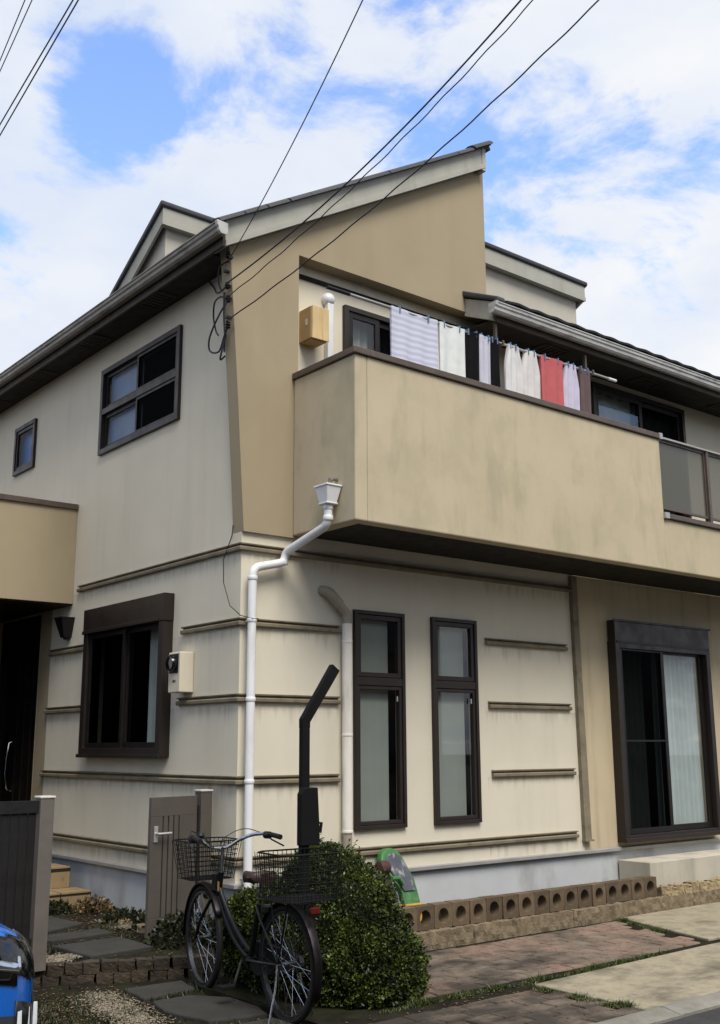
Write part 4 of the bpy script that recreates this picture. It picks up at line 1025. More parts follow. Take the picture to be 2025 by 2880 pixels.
def wheel(cy, cz, turn=0.0):
    w_ = thing('tmp', '', ''); bpy.data.objects.remove(w_)
    hub = B().lathe([(0.022, -0.05), (0.022, -0.042), (0.012, -0.036), (0.012, 0.036), (0.022, 0.042), (0.022, 0.05)], (0, 0, 0), 'x', 12); hub.tube([(-0.075, 0, 0), (0.075, 0, 0)], 0.006, 8)
    wo = hub.obj('wheel', ALU, bk, smooth=True, local=True); wo.location = (0, cy, cz); wo.rotation_euler = (0, 0, turn)
    t = B(); t.tube([(0, 0.306*math.cos(2*math.pi*k/40), 0.306*math.sin(2*math.pi*k/40)) for k in range(40)], 0.019, 8, closed=True); t.obj('tyre', RUB, wo, smooth=True, local=True)
    r = B(); n = 48
    pr = [(-0.013, 0.290), (-0.013, 0.278), (0.013, 0.278), (0.013, 0.290)]
    for k in range(n):
        a = 2*math.pi*k/n
        for x_, q_ in pr: r.v.append((x_, q_*math.cos(a), q_*math.sin(a)))
    for k in range(n):
        for j in range(4): r.f.append((k*4+j, k*4+(j+1) % 4, ((k+1) % n)*4+(j+1) % 4, ((k+1) % n)*4+j))
    r.obj('rim', ALU, wo, smooth=True, local=True)
    s_ = B()
    for k in range(32):
        a = 2*math.pi*k/32; sd = 1 if k % 2 else -1; a2 = a+(0.9 if (k//2) % 2 else -0.9)
        s_.tube([(0.045*sd, 0.022*math.cos(a2), 0.022*math.sin(a2)), (0, 0.282*math.cos(a), 0.282*math.sin(a))], 0.0011, 4, cap=False)
    so = s_.obj('spokes', CHROME, wo, local=True); so['kind'] = 'stuff'
    return wo
FW = 1.11; TURN = -0.10
wheel(0, R_); wheel(FW, R_, TURN)
def fender(c, a0, a1, name, turn=0.0):
    b = B(); n = 20; prof = [(-0.027, 0.334), (-0.024, 0.345), (0.0, 0.352), (0.024, 0.345), (0.027, 0.334)]
    for k in range(n+1):
        a = a0+(a1-a0)*k/n
        for x_, r in prof: b.v.append((x_, r*math.cos(a), r*math.sin(a)))
    for k in range(n):
        for j in range(4): b.f.append((k*5+j, k*5+j+1, (k+1)*5+j+1, (k+1)*5+j))
    o = b.obj(name, FEND, bk, smooth=True, local=True); o.location = (0, c[0], c[1]); o.rotation_euler = (0, 0, turn)
    md = o.modifiers.new('thick', 'SOLIDIFY'); md.thickness = 0.002
    return o
fender((0, R_), math.radians(20), math.radians(205), 'rear_fender'); fender((FW, R_), math.radians(-5), math.radians(150), 'front_fender', TURN)
L_ = dict(local=True, smooth=True)
HEAD0, HEAD1 = (0, 0.905, 0.60), (0, 0.872, 0.76); BBp = (0, 0.455, 0.285); ST = (0, 0.345, 0.62)
def curve(p, k=10):
    a, b_, c_ = map(Vector, p); return [(1-t)**2*a+2*t*(1-t)*b_+t*t*c_ for t in [i/k for i in range(k+1)]]
fr = B(); fr.tube([HEAD0, HEAD1], 0.019, 12); fr.tube(curve(((0,0.895,0.66),(0,0.70,0.42),(0,0.45,0.33))), 0.017, 12); fr.tube(curve(((0,0.905,0.61),(0,0.72,0.34),BBp)), 0.017, 12)
fr.tube([BBp, ST], 0.016, 12)
for s_ in (-1, 1):
    fr.tube([(0.03*s_,0.44,0.285),(0.055*s_,0.30,0.30),(0.062*s_,0,R_)], 0.010, 8); fr.tube([(0.018*s_,0.35,0.60),(0.05*s_,0.25,0.55),(0.062*s_,0,R_)], 0.008, 8)
fr.lathe([(0.024, -0.035), (0.024, 0.035)], BBp, 'x', 14)
frame = fr.obj('frame', PAINT, bk, **L_)
B().box(-0.0195, -0.019, 0.86, 0.885, 0.64, 0.70).obj('frame_sticker', M('orange_sticker', lin(196, 150, 80), 0.5), frame, local=True)
fk = B()
for s_ in (-1, 1): fk.tube([(0.06*s_, FW, R_), (0.058*s_, FW-0.06, 0.44), (0.045*s_, 0.925, 0.585)], 0.011, 8)
fk.tube([(-0.05,0.925,0.59),(0.05,0.925,0.59)], 0.014, 8); fk.obj('fork', PAINT, bk, **L_)
B().tube([(0, 0.873, 0.75), (0, 0.862, 0.90)], 0.012, 10).obj('stem', CHROME, bk, **L_)
hb = []
for s_ in (-1, 1): hb.append([(0.0, 0.895, 0.905), (0.07*s_, 0.905, 0.91), (0.13*s_, 0.89, 0.95), (0.20*s_, 0.84, 0.985), (0.27*s_, 0.76, 0.995), (0.285*s_, 0.66, 0.985)])
h_ = B()
for p in hb: h_.tube(bezier_corner(p, 0.04), 0.0115, 10)
h_.tube([(0, 0.862, 0.90), (0, 0.9, 0.905)], 0.014, 10); hbo = h_.obj('handlebar', CHROME, bk, **L_)
for s_ in (-1, 1):
    B().tube([(0.277*s_, 0.71, 0.99), (0.287*s_, 0.60, 0.98)], [0.016, 0.017], 12).obj('grip', RUB, hbo, **L_)
    B().tube([(0.272*s_, 0.755, 0.985), (0.30*s_, 0.74, 0.955), (0.315*s_, 0.64, 0.93), (0.31*s_, 0.60, 0.925)], 0.006, 6).obj('brake_lever', BLACK, hbo, **L_)
    B().tube([(0.268*s_, 0.77, 0.985), (0.276*s_, 0.725, 0.985)], 0.024, 10).obj('brake_clamp', BLACK, hbo, **L_)
    B().tube(bezier_corner([(0.265*s_, 0.77, 0.99), (0.20*s_, 0.95, 1.03), (0.03*s_, 0.98, 0.95), (0.01, 0.93, 0.70)], 0.12), 0.003, 6).obj('brake_cable', BLACK, hbo, **L_)
B().lathe([(0.02, -0.015), (0.026, 0.0), (0.02, 0.016)], (-0.16, 0.86, 0.995), 'z', 12).obj('bell', BLACK, hbo, **L_)
def basket(name, x0, x1, y0, y1, z0, z1, tap, nx, ny, nz, r, parent):
    b = B()
    def P_(u, v, w): # w 0 bottom 1 top
        cx_, cy_ = (x0+x1)/2, (y0+y1)/2; s_ = 1-tap*(1-w)
        return (cx_+(u-.5)*(x1-x0)*s_, cy_+(v-.5)*(y1-y0)*s_, z0+(z1-z0)*w)
    def loop(w, rr):
        c = 0.12; pts = [(c,0),(1-c,0),(1,c),(1,1-c),(1-c,1),(c,1),(0,1-c),(0,c)]
        b.tube([P_(u, v, w) for u, v in pts], rr, 5, closed=True)
    for k in range(nz+1): loop(k/nz, r*2.0 if k == nz else r)
    for k in range(nx+1):
        u = k/nx
        b.tube([P_(u,0,1), P_(u,0,0), P_(u,1,0), P_(u,1,1)], r, 4)
    for k in range(1, ny):
        v = k/ny
        b.tube([P_(0,v,1), P_(0,v,0), P_(1,v,0), P_(1,v,1)], r, 4)
    return b.obj(name, WIRE, parent, local=True)
fbk = basket('front_basket', -0.19, 0.19, 0.955, 1.24, 0.70, 0.945, 0.22, 12, 9, 8, 0.0023, bk)
B().box(-0.025, 0.025, 0.91, 0.958, 0.64, 0.74).obj('basket_bracket', BLACK, fbk, local=True)
lt = B().lathe([(0.018, -0.03), (0.03, 0.02), (0.032, 0.035), (0.02, 0.045)], (0.0, 1.04, 0.60), 'y', 14).obj('front_lamp', BLACK, bk, **L_)
B().lathe([(0.022, 0.0), (0.012, 0.006)], (0, 1.086, 0.60), 'y', 14).obj('lamp_lens', ALU, lt, **L_)
B().tube([(0, 0.95, 0.60), (0, 1.02, 0.60)], 0.008, 6).obj('lamp_arm', BLACK, lt, local=True)
rbk = basket('rear_basket', -0.20, 0.20, -0.30, 0.05, 0.70, 0.955, 0.10, 13, 13, 8, 0.0026, bk)
rk = B()
for s_ in (-1, 1):
    rk.tube([(0.06*s_, 0.28, 0.66), (0.06*s_, -0.28, 0.685)], 0.006, 6); rk.tube([(0.065*s_, 0, R_), (0.06*s_, -0.10, 0.68)], 0.005, 6); rk.tube([(0.065*s_, 0, R_), (0.06*s_, 0.10, 0.675)], 0.005, 6)
for k in range(5): rk.tube([(-0.06, 0.25-k*0.125, 0.662+k*0.006), (0.06, 0.25-k*0.125, 0.662+k*0.006)], 0.005, 6)
rk.obj('rear_rack', PAINT, bk, **L_)
B().box(-0.03, 0.03, -0.31, -0.295, 0.635, 0.67).obj('rear_reflector', M('red_reflector', lin(84, 18, 16), 0.3, 0, spec=0.4), bk, local=True, bevel=0.004)
SAD = M('brown_saddle', lin(50, 33, 29), 0.5, 0.1, 12)
sb_ = B()
for k, (yy, hw, zt) in enumerate([(0.27, 0.05, 0.80), (0.29, 0.095, 0.815), (0.34, 0.10, 0.81), (0.40, 0.07, 0.80), (0.46, 0.035, 0.797), (0.53, 0.025, 0.795), (0.55, 0.012, 0.79)]):
    for a in np.linspace(0, math.pi*2, 13)[:-1]: sb_.v.append((hw*math.cos(a), yy, zt-0.035+0.035*math.sin(a)))
for k in range(6):
    for j in range(12): sb_.f.append((k*12+j, k*12+(j+1) % 12, (k+1)*12+(j+1) % 12, (k+1)*12+j))
sb_.f += [tuple(range(12)), tuple(range(83, 71, -1))]
sb_.obj('saddle', SAD, bk, **L_)
B().tube([(0, 0.347, 0.60), (0, 0.325, 0.75)], 0.012, 10).obj('seat_post', CHROME, bk, **L_)
cc = B(); cc.prism([(0.045, 0.455+0.105*math.cos(a), 0.285+0.105*math.sin(a)) for a in np.linspace(-math.pi/2, math.pi/2, 10)]+[(0.045, -0.02+0.05*math.cos(a), R_+0.05*math.sin(a)) for a in np.linspace(math.pi/2, 3*math.pi/2, 8)], (0.03, 0, 0), (0, 0, 0)); cc.obj('chain_case', BLACK, bk, local=True, bevel=0.006)
ck = B(); ck.tube([(-0.06, 0.455, 0.285), (-0.075, 0.52, 0.13)], 0.009, 8); ck.tube([(0.08, 0.455, 0.285), (0.09, 0.39, 0.44)], 0.009, 8); cko = ck.obj('crank', CHROME, bk, **L_)
for x_, y_, z_ in ((-0.125, 0.52, 0.13), (0.14, 0.39, 0.44)): B().box(x_-0.045, x_+0.045, y_-0.035, y_+0.035, z_-0.012, z_+0.012).obj('pedal', BLACK, cko, local=True, bevel=0.004)
sd = B(); 
for s_ in (-1, 1): sd.tube([(0.07*s_, 0.0, R_), (0.09*s_, -0.02, 0.20), (0.15*s_, -0.05, 0.012), (0.20*s_, -0.06, 0.008)], 0.007, 6)
sd.tube([(-0.15, -0.05, 0.012), (0.15, -0.05, 0.012)], 0.006, 6); sd.obj('kickstand', CHROME, bk, **L_)
B().box(-0.055, 0.055, 0.19, 0.24, 0.58, 0.63).obj('ring_lock', BLACK, bk, local=True, bevel=0.01)

# ================================================================== BUSH AND PLANTS
LEAF = M('box_leaf', lin(66, 84, 34), 0.5, 0.0, spec=0.35)
def leaf_material(name, c1, c2):
    mt = bpy.data.materials.new(name); mt.use_nodes = True; n, l = mt.node_tree.nodes, mt.node_tree.links; bs = n['Principled BSDF']
    at = n.new('ShaderNodeAttribute'); at.attribute_name = 'tone'
    mx = n.new('ShaderNodeMix'); mx.data_type = 'RGBA'; mx.inputs[6].default_value = c1; mx.inputs[7].default_value = c2
    l.new(at.outputs['Fac'], mx.inputs[0]); l.new(mx.outputs[2], bs.inputs['Base Color'])
    bs.inputs['Roughness'].default_value = 0.42; bs.inputs['Specular IOR Level'].default_value = 0.35
    return mt
LEAFM = leaf_material('bush_leaf', lin(17, 25, 9), lin(90, 104, 38))
def leaves(name, pts, nrm, size, mat, parent, tone=None):
    """one diamond-shaped folded leaf at every point"""
    n = len(pts); up = rng.normal(size=(n, 3))
    d = nrm+0.75*rng.normal(size=(n, 3)); d /= np.linalg.norm(d, axis=1)[:, None]
    s = np.cross(d, up); s /= np.linalg.norm(s, axis=1)[:, None]
    w = np.cross(s, d)
    sz = size*rng.uniform(0.45, 1.55, n)[:, None]
    a = pts; b = pts+d*sz*0.5+s*sz*0.30+w*sz*0.08; c = pts+d*sz; e = pts+d*sz*0.5-s*sz*0.30+w*sz*0.08
    v = np.stack([a, b, c, e], 1).reshape(-1, 3)
    off = np.array(woff(parent)); v = v-off
    me = bpy.data.meshes.new(name); me.vertices.add(4*n); me.vertices.foreach_set('co', v.ravel())
    f = np.arange(4*n).reshape(n, 4)
    tri = np.stack([f[:, 0], f[:, 1], f[:, 2], f[:, 0], f[:, 2], f[:, 3]], 1).ravel()
    me.loops.add(6*n); me.loops.foreach_set('vertex_index', tri)
    me.polygons.add(2*n); me.polygons.foreach_set('loop_start', np.arange(0, 6*n, 3)); me.polygons.foreach_set('loop_total', np.full(2*n, 3))
    me.update(); me.validate()
    at = me.attributes.new('tone', 'FLOAT', 'POINT')
    tn = np.repeat(rng.uniform(0, 1, n)**2.4 if tone is None else tone, 4)
    at.data.foreach_set('value', tn.astype(np.float32))
    me.materials.append(mat)
    o = bpy.data.objects.new(name, me); put(o, parent); o['kind'] = 'stuff'; return o
bush = thing('bush', 'dense dark green clipped box bush behind the bicycle', 'bush', (-0.2, -1.62, 0.0))
LOBES = [((-0.26, -1.62, 0.36), (0.38, 0.48, 0.44)), ((-0.40, -1.38, 0.26), (0.40, 0.40, 0.38)), ((-0.28, -1.86, 0.14), (0.42, 0.44, 0.34)), ((-0.58, -1.16, 0.28), (0.25, 0.26, 0.27)), ((-0.25, -1.48, 0.54), (0.27, 0.30, 0.31)), ((-0.46, -1.75, 0.22), (0.29, 0.34, 0.36)), ((-0.15, -1.66, 0.30), (0.30, 0.34, 0.34))]
pts, nr = [], []
n_tot = 130000
while sum(map(len, pts)) < n_tot:
    k = rng.integers(0, len(LOBES)); c, r = map(np.array, LOBES[k])
    d = rng.normal(size=(4000, 3)); d /= np.linalg.norm(d, axis=1)[:, None]
    lump = np.array([1.0+0.09*mn.noise(Vector(x*4.3)+Vector((k*5, 0, 0)))+0.08*mn.noise(Vector(x*9)) for x in d])
    shoot = np.array([max(0.0, mn.noise(Vector(x*17)+Vector((k*3, 7, 0)))) for x in d])
    rad = lump*(1-0.17*rng.random(4000)**1.6)+0.16*shoot*rng.random(4000)
    p = c+d*r*rad[:, None]
    ok = p[:, 2] > 0.0
    for j, (c2, r2) in enumerate(LOBES):
        if j != k: ok &= (((p-np.array(c2))/np.array(r2))**2).sum(1) > 0.80
    # keep clear of the post and bicycle
    ok &= ~((np.abs(p[:, 0]-PX) < 0.065) & (np.abs(p[:, 1]-PY+0.03) < 0.10))
    ok &= p[:, 0] > -0.80+0.10*(p[:, 1] < -1.9)
    pts.append(p[ok]); nr.append(d[ok])
P_ = np.concatenate(pts)[:n_tot]; N_ = np.concatenate(nr)[:n_tot]
cl_ = np.array([mn.noise(Vector(p*7.0))+0.6*mn.noise(Vector(p*19.0)) for p in P_])
leaves('foliage', P_, N_, 0.019, LEAFM, bush, np.clip(0.30+0.42*cl_+0.30*rng.normal(size=n_tot), 0, 1))
sh = B(); sp, sn_ = [], []
cand = np.where((P_[:, 2] > 0.25))[0]
for i_ in rng.choice(cand, 170, replace=False):
    p0 = P_[i_]; dr_ = N_[i_]*0.8+np.array([0, 0, 0.9])+0.35*rng.normal(size=3); dr_ /= np.linalg.norm(dr_); ln = rng.uniform(0.03, 0.10)
    sh.tube([tuple(p0-dr_*0.05), tuple(p0+dr_*ln)], [0.0022, 0.001], 4)
    for t in np.linspace(0.05, 1.0, int(6+ln*90)):
        sp.append(p0+dr_*ln*t); sn_.append(dr_+0.9*rng.normal(size=3))
sn_ = np.array(sn_); sn_ /= np.linalg.norm(sn_, axis=1)[:, None]
leaves('new_shoots', np.array(sp), sn_, 0.018, leaf_material('shoot_leaf', lin(40, 54, 18), lin(104, 116, 46)), bush)
sh.obj('shoot_stems', M('shoot_stem', lin(70, 62, 36), 0.9), bush)['kind'] = 'stuff'
co = B()
for c, r in LOBES:
    pf = [(math.sin(a)*0.86, -math.cos(a)*0.86) for a in np.linspace(0.05, math.pi-0.05, 9)]
    o0 = len(co.v); co.lathe([(q*0.5, h*0.5) for q, h in pf], (0, 0, 0), 'z', 14)
    co.v[o0:] = [(c[0]+x*r[0]*1.66, c[1]+y*r[1]*1.66, max(-0.04, c[2]+z*r[2]*1.66)) for x, y, z in co.v[o0:]]
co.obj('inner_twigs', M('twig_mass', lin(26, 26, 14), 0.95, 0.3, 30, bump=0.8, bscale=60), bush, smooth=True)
def small_plant(name, label, loc, rad, h, n, size, mat, cat='plant', group=None):
    t = thing(name, label, cat, loc, group=group); c = np.array(loc)
    d = rng.normal(size=(n, 3)); d[:, 2] = np.abs(d[:, 2]); d /= np.linalg.norm(d, axis=1)[:, None]
    p = c+d*np.array([rad, rad, h])*(0.35+0.65*rng.random(n)**0.5)[:, None]
    leaves('foliage', p, d, size, mat, t)
    s = B()
    for k in range(7):
        a = rng.uniform(0, 6.28); s.tube([tuple(c), tuple(c+np.array([math.cos(a)*rad*.6, math.sin(a)*rad*.6, h*.8]))], 0.004, 5)
    s.obj('stems', M('plant_stem', lin(60, 52, 34), 0.9), t)
LEAFD = leaf_material('weed_leaf', lin(24, 27, 15), lin(62, 66, 34))
LEAFY = leaf_material('dry_leaf', lin(60, 48, 30), lin(150, 126, 84))
small_plant('shrub', 'low leafy shrub at the foot of the open gate', (-0.42, 0.02, 0.06), 0.28, 0.22, 1500, 0.035, LEAFD)
small_plant('shrub', 'dark ground-hugging shrub right of the gate by the wall', (-0.16, -0.25, 0.06), 0.22, 0.26, 1200, 0.035, LEAFD)
for k, (x, y, r, h, lb) in enumerate([(-0.55, 2.12, 0.18, 0.10, 'dark weeds in front of the tiled steps'), (-0.25, 1.95, 0.20, 0.12, 'brown-green weeds by the wall below the tiled steps'), (-0.28, 1.25, 0.20, 0.10, 'weed clump against the side wall foundation'), (-0.30, 0.75, 0.16, 0.12, 'weed clump behind the open gate')]):
    small_plant('weed_clump', lb, (x, y, 0.06), r, h, 700, 0.03, LEAFY if k == 1 else LEAFD, 'weeds', 'weeds in the raised garden')

def tufts(name, label, spots, n, hgt, mat):
    """grass blades around segments: spots = (x0,y0,x1,y1,width,z)"""
    v, f = [], []
    wts = np.array([math.hypot(s[2]-s[0], s[3]-s[1])*s[4]+0.002 for s in spots]); wts /= wts.sum()
    for i in rng.choice(len(spots), n, p=wts):
        x0, y0, x1, y1, w, z = spots[i]; t = rng.random()
        x = x0+(x1-x0)*t+rng.normal()*w*0.4; y = y0+(y1-y0)*t+rng.normal()*w*0.4
        h = hgt*rng.uniform(0.35, 1.2)*(0.5+0.9*abs(mn.noise(Vector((x*5, y*5, 0))))*1.6); a = rng.uniform(0, 6.28); bl = 0.0045*rng.uniform(.7, 1.5)
        dx, dy = math.cos(a), math.sin(a); lx, ly = rng.normal(size=2)*h*0.55
        o = len(v); v += [(x-dx*bl, y-dy*bl, z), (x+dx*bl, y+dy*bl, z), (x+lx, y+ly, z+h)]; f.append((o, o+1, o+2))
    me = bpy.data.meshes.new(name); me.from_pydata(v, [], f); me.materials.append(mat); at = me.attributes.new('tone', 'FLOAT', 'POINT')
    at.data.foreach_set('value', np.repeat(rng.random(len(f)), 3).astype(np.float32))
    o = put(bpy.data.objects.new(name, me)); o['kind'] = 'stuff'; return tag(o, label, 'grass')
GRASSM = leaf_material('seam_grass', lin(30, 40, 16), lin(86, 98, 44))
tufts('seam_grass', 'strip of grass growing along the joint between pavers and beige slabs', [(-0.5,-2.34,0.9,-2.33,0.03,-0.02), (0.7,-2.37,2.3,-2.29,0.028,-0.02), (1.3,-2.34,2.2,-2.29,0.05,-0.02), (0.69,-2.45,0.72,-3.2,0.055,-0.02), (0.62,-2.9,0.74,-3.2,0.09,-0.02), (3.30,-1.12,3.2,-1.5,0.035,-0.02), (3.32,-1.12,3.25,-1.2,0.07,-0.02), (3.12,-1.55,3.05,-1.75,0.05,-0.02)], 6500, 0.036, GRASSM)
tufts('yard_moss', 'dark moss and short weeds over the bare yard', [(-2.3,-0.6,-1.4,-0.9,0.35,-0.055), (-2.3,-1.0,-1.5,-1.4,0.4,-0.055), (-1.3,-2.0,-0.6,-2.5,0.3,-0.055), (-1.0,-1.05,-1.3,-1.10,0.05,-0.04), (-0.75,-0.8,-0.7,-1.6,0.2,-0.055), (-1.3,-2.5,0.6,-3.2,0.05,-0.05), (-1.45,0.3,-0.6,0.55,0.10,0.06), (-1.3,0.75,-0.5,1.0,0.2,0.06)], 9000, 0.035, LEAFD)
def pebbles(name, label, regions, n, s0, s1, mat, cat='gravel'):
    ico = [(0,0,1),(0.89,0,0.45),(0.28,0.85,0.45),(-0.72,0.53,0.45),(-0.72,-0.53,0.45),(0.28,-0.85,0.45),(0,0,-0.4)]
    fc = [(0,1,2),(0,2,3),(0,3,4),(0,4,5),(0,5,1),(6,2,1),(6,3,2),(6,4,3),(6,5,4),(6,1,5)]
    v, f = [], []; wts = np.array([r[5] for r in regions], float); wts /= wts.sum()
    for i in rng.choice(len(regions), n, p=wts):
        cx_, cy_, rx, ry, z, _w = regions[i]
        x, y = cx_+rng.normal()*rx*0.5, cy_+rng.normal()*ry*0.5; s = rng.uniform(s0, s1); a = rng.uniform(0, 6.28); fl = rng.uniform(.35, .8); ec = rng.uniform(.6, 1)
        c_, s_ = math.cos(a), math.sin(a); o = len(v)
        for px, py, pz in ico:
            px += rng.normal()*.12; py += rng.normal()*.12
            v.append((x+s*(px*c_-py*ec*s_), y+s*(px*s_+py*ec*c_), z+s*fl*(pz+0.25)))
        f += [tuple(q+o for q in t) for t in fc]
    me = bpy.data.meshes.new(name); me.from_pydata(v, [], f); me.materials.append(mat); at = me.attributes.new('tone', 'FLOAT', 'POINT')
    at.data.foreach_set('value', np.repeat(rng.random(n), 7).astype(np.float32))
    o = put(bpy.data.objects.new(name, me)); o['kind'] = 'stuff'; return tag(o, label, cat)
GRAV = leaf_material('gravel_stone', lin(70, 62, 50), lin(144, 134, 116)); GRAV.node_tree.nodes['Principled BSDF'].inputs['Roughness'].default_value = 0.9
LITT = leaf_material('litter', lin(40, 32, 22), lin(110, 92, 66)); LITT.node_tree.nodes['Principled BSDF'].inputs['Roughness'].default_value = 0.9
pebbles('gravel', 'patch of pale gravel on the dark yard left of the stepping slabs', [(-1.53,-1.02,0.17,0.34,-0.048,5), (-1.57,-1.4,0.14,0.25,-0.048,3), (-1.45,-0.72,0.10,0.12,-0.048,1)], 3000, 0.005, 0.012, GRAV)
pebbles('gravel', 'pale gravel at the foot of the fence post', [(-1.50,0.02,0.12,0.14,0.068,3), (-1.38,0.06,0.16,0.10,0.068,2), (-0.42,0.95,0.10,0.12,0.07,1), (-0.35,1.35,0.14,0.10,0.07,1)], 2200, 0.006, 0.014, GRAV)
pebbles('leaf_litter', 'brown grit and dead leaf bits over the yard and garden soil', [(-1.9,-0.9,0.7,0.6,-0.052,5), (-0.8,1.0,0.7,1.3,0.066,5), (-1.0,-2.2,0.8,0.6,-0.052,3), (0.2,-2.7,0.9,0.5,-0.012,1.5), (0.68,-3.2,0.2,0.15,-0.01,.4)], 6000, 0.004, 0.012, LITT, 'litter')
for k, (x, y, s_) in enumerate([(-0.40, 0.66, 0.07), (-0.15, 2.1, 0.06), (-0.36, 1.12, 0.05)]):
    me = rough_box(-s_, s_, -s_*0.7, s_*0.7, -0.02, s_*0.9, 2, 0.02, 91+k*4.1); me.materials.append(RSTONE)
    o = put(bpy.data.objects.new('garden_stone', me)); o.location = (x, y, 0.06); tag(o, ['pale stone beside the open gate', 'pale stone at the corner of the tiled steps', 'small pale stone by the side wall foundation'][k], 'stone', 'garden stones')

# ================================================================== CAR
car = thing('car', 'bright blue hatchback with its nose poking in at the left', 'car', (-4.3, -2.35, -0.055))
CARP = M('blue_car_paint', lin(14, 96, 190), 0.22, 0.02, 4, metal=0.15, spec=0.5, coat=0.8)
CARB = M('car_black_trim', lin(14, 14, 15), 0.35, 0.05)
CY = -2.35
def section(x, pts, n=None): return [(x, CY+y_, z_-0.055) for y_, z_ in pts]
def half(hw, z0, zs, zt, inset, crown):
    """half section from sill to centre: hw half width, z0 sill, zs shoulder, zt top"""
    return [(hw*0.86, z0), (hw*0.965, z0+0.06), (hw, z0+(zs-z0)*0.45), (hw*0.985, zs-0.08), (hw*0.955, zs), (hw*inset, zs+(zt-zs)*0.6), (hw*inset*0.86, zt-0.03*crown), (hw*inset*0.5, zt), (0.0, zt+0.01*crown)]
secs = [(-2.36, half(0.46, 0.30, 0.58, 0.64, 0.9, 1)), (-2.39, half(0.60, 0.24, 0.68, 0.75, 0.9, 1)), (-2.46, half(0.71, 0.20, 0.76, 0.84, 0.88, 1)), (-2.60, half(0.79, 0.19, 0.82, 0.91, 0.86, 1)), (-2.85, half(0.83, 0.19, 0.86, 0.97, 0.85, 1)),
        (-3.20, half(0.84, 0.19, 0.90, 1.02, 0.85, 1)), (-3.45, half(0.84, 0.19, 0.92, 1.08, 0.84, 1)), (-3.75, half(0.84, 0.19, 0.93, 1.30, 0.80, 1)), (-4.05, half(0.84, 0.19, 0.94, 1.47, 0.76, 1)), (-4.6, half(0.84, 0.19, 0.95, 1.52, 0.75, 1)),
        (-5.4, half(0.84, 0.19, 0.95, 1.50, 0.75, 1)), (-5.85, half(0.83, 0.20, 0.96, 1.36, 0.76, 1)), (-6.1, half(0.80, 0.24, 0.92, 1.05, 0.80, 1)), (-6.2, half(0.74, 0.28, 0.80, 0.86, 0.86, 1))]
cb = B(); npt = 17
secs = [(x-0.46, h) for x, h in secs]
for x, h in secs:
    full = [(-y_, z_) for y_, z_ in h]+[(y_, z_) for y_, z_ in reversed(h[:-1])]
    cb.v += section(x, full)
for k in range(len(secs)-1):
    for j in range(npt-1): cb.f.append((k*npt+j, k*npt+j+1, (k+1)*npt+j+1, (k+1)*npt+j))
    cb.f.append((k*npt+npt-1, k*npt, (k+1)*npt, (k+1)*npt+npt-1))
cb.f += [tuple(range(npt)), tuple(range(len(secs)*npt-1, (len(secs)-1)*npt-1, -1))]
body = cb.obj('body', CARP, car, smooth=True)
md = body.modifiers.new('sub', 'SUBSURF'); md.levels = 2; md.render_levels = 2
GLCAR = M('car_glass', lin(12, 14, 16), 0.05, 0, spec=0.6)
DX = -0.46
for sy in (-1, 1):
    B().prism_y([(-3.55+DX, 0.97), (-5.6+DX, 0.99), (-5.3+DX, 1.36), (-4.1+DX, 1.38)], CY+sy*0.70-0.02, CY+sy*0.70+0.02).obj('side_window', GLCAR, car, bevel=0.02)

bpy.context.view_layer.update()
_ev = body.evaluated_get(bpy.context.evaluated_depsgraph_get()); _me = _ev.to_mesh()
CV = [Vector(v.co)+woff(car) for v in _me.vertices]; CN = [Vector(v.normal) for v in _me.vertices]; CP = [tuple(p.vertices) for p in _me.polygons]
_ev.to_mesh_clear()
def car_patch(name, mat, parent, keep, lift):
    vid, b = {}, B()
    for p in CP:
        c = sum((CV[i] for i in p), Vector())/len(p)
        if not keep(c.x-DX, abs(c.y-CY), c.z+0.055, 1 if c.y > CY else -1): continue
        for i in p:
            if i not in vid: vid[i] = len(b.v); b.v.append(tuple(CV[i]+CN[i]*lift))
        b.f.append(tuple(vid[i] for i in p))
    o = b.obj(name, mat, parent, smooth=True, norm=False)
    md = o.modifiers.new('thick', 'SOLIDIFY'); md.thickness = lift*0.9; md.offset = -1
    return o
for sy in (-1, 1):
    hl = car_patch('headlight', GLCAR, car, lambda x, y, z, s_: s_ == sy and x > -2.92 and 0.30 < y and 0.65+0.05*(-2.45-x) < z < 0.80+0.15*(-2.45-x), 0.007)
    car_patch('lamp_strip', CHROME, hl, lambda x, y, z, s_: s_ == sy and -2.85 < x < -2.50 and 0.60 < y and 0.685+0.10*(-2.45-x) < z < 0.72+0.10*(-2.45-x), 0.011)
    car_patch('bumper_intake', CARB, car, lambda x, y, z, s_: s_ == sy and x > -2.70 and y > 0.36 and 0.26 < z < 0.555, 0.006)
    for k in range(3):
        xx, yy = -2.425-k*0.055, 0.60+k*0.055
        B().tube([(xx+DX+0.012, CY+sy*(yy+0.012), 0.33), (xx+DX+0.024, CY+sy*(yy+0.024), 0.41), (xx+DX+0.022, CY+sy*(yy+0.022), 0.485)], 0.013, 8).obj('bumper_vane', M('white_vane', lin(225, 228, 232), 0.3), car, smooth=True)
for x in (-3.05+DX, -5.45+DX):
    for sy in (-1, 1):
        w_ = B().lathe([(0.20, -0.10), (0.29, -0.10), (0.305, -0.07), (0.305, 0.07), (0.29, 0.10), (0.20, 0.10)], (x, CY+sy*0.74, 0.25), 'y', 28).obj('wheel', RUB, car, smooth=True)
        B().lathe([(0.19, -0.105), (0.17, -0.09), (0.05, -0.085), (0.04, -0.105)], (x, CY+sy*0.74, 0.25), 'y', 28).obj('rim', ALU, w_, smooth=True)
B().box(-2.40+DX, -2.352+DX, CY-0.38, CY+0.38, 0.20, 0.42).obj('grille', CARB, car, bevel=0.01)

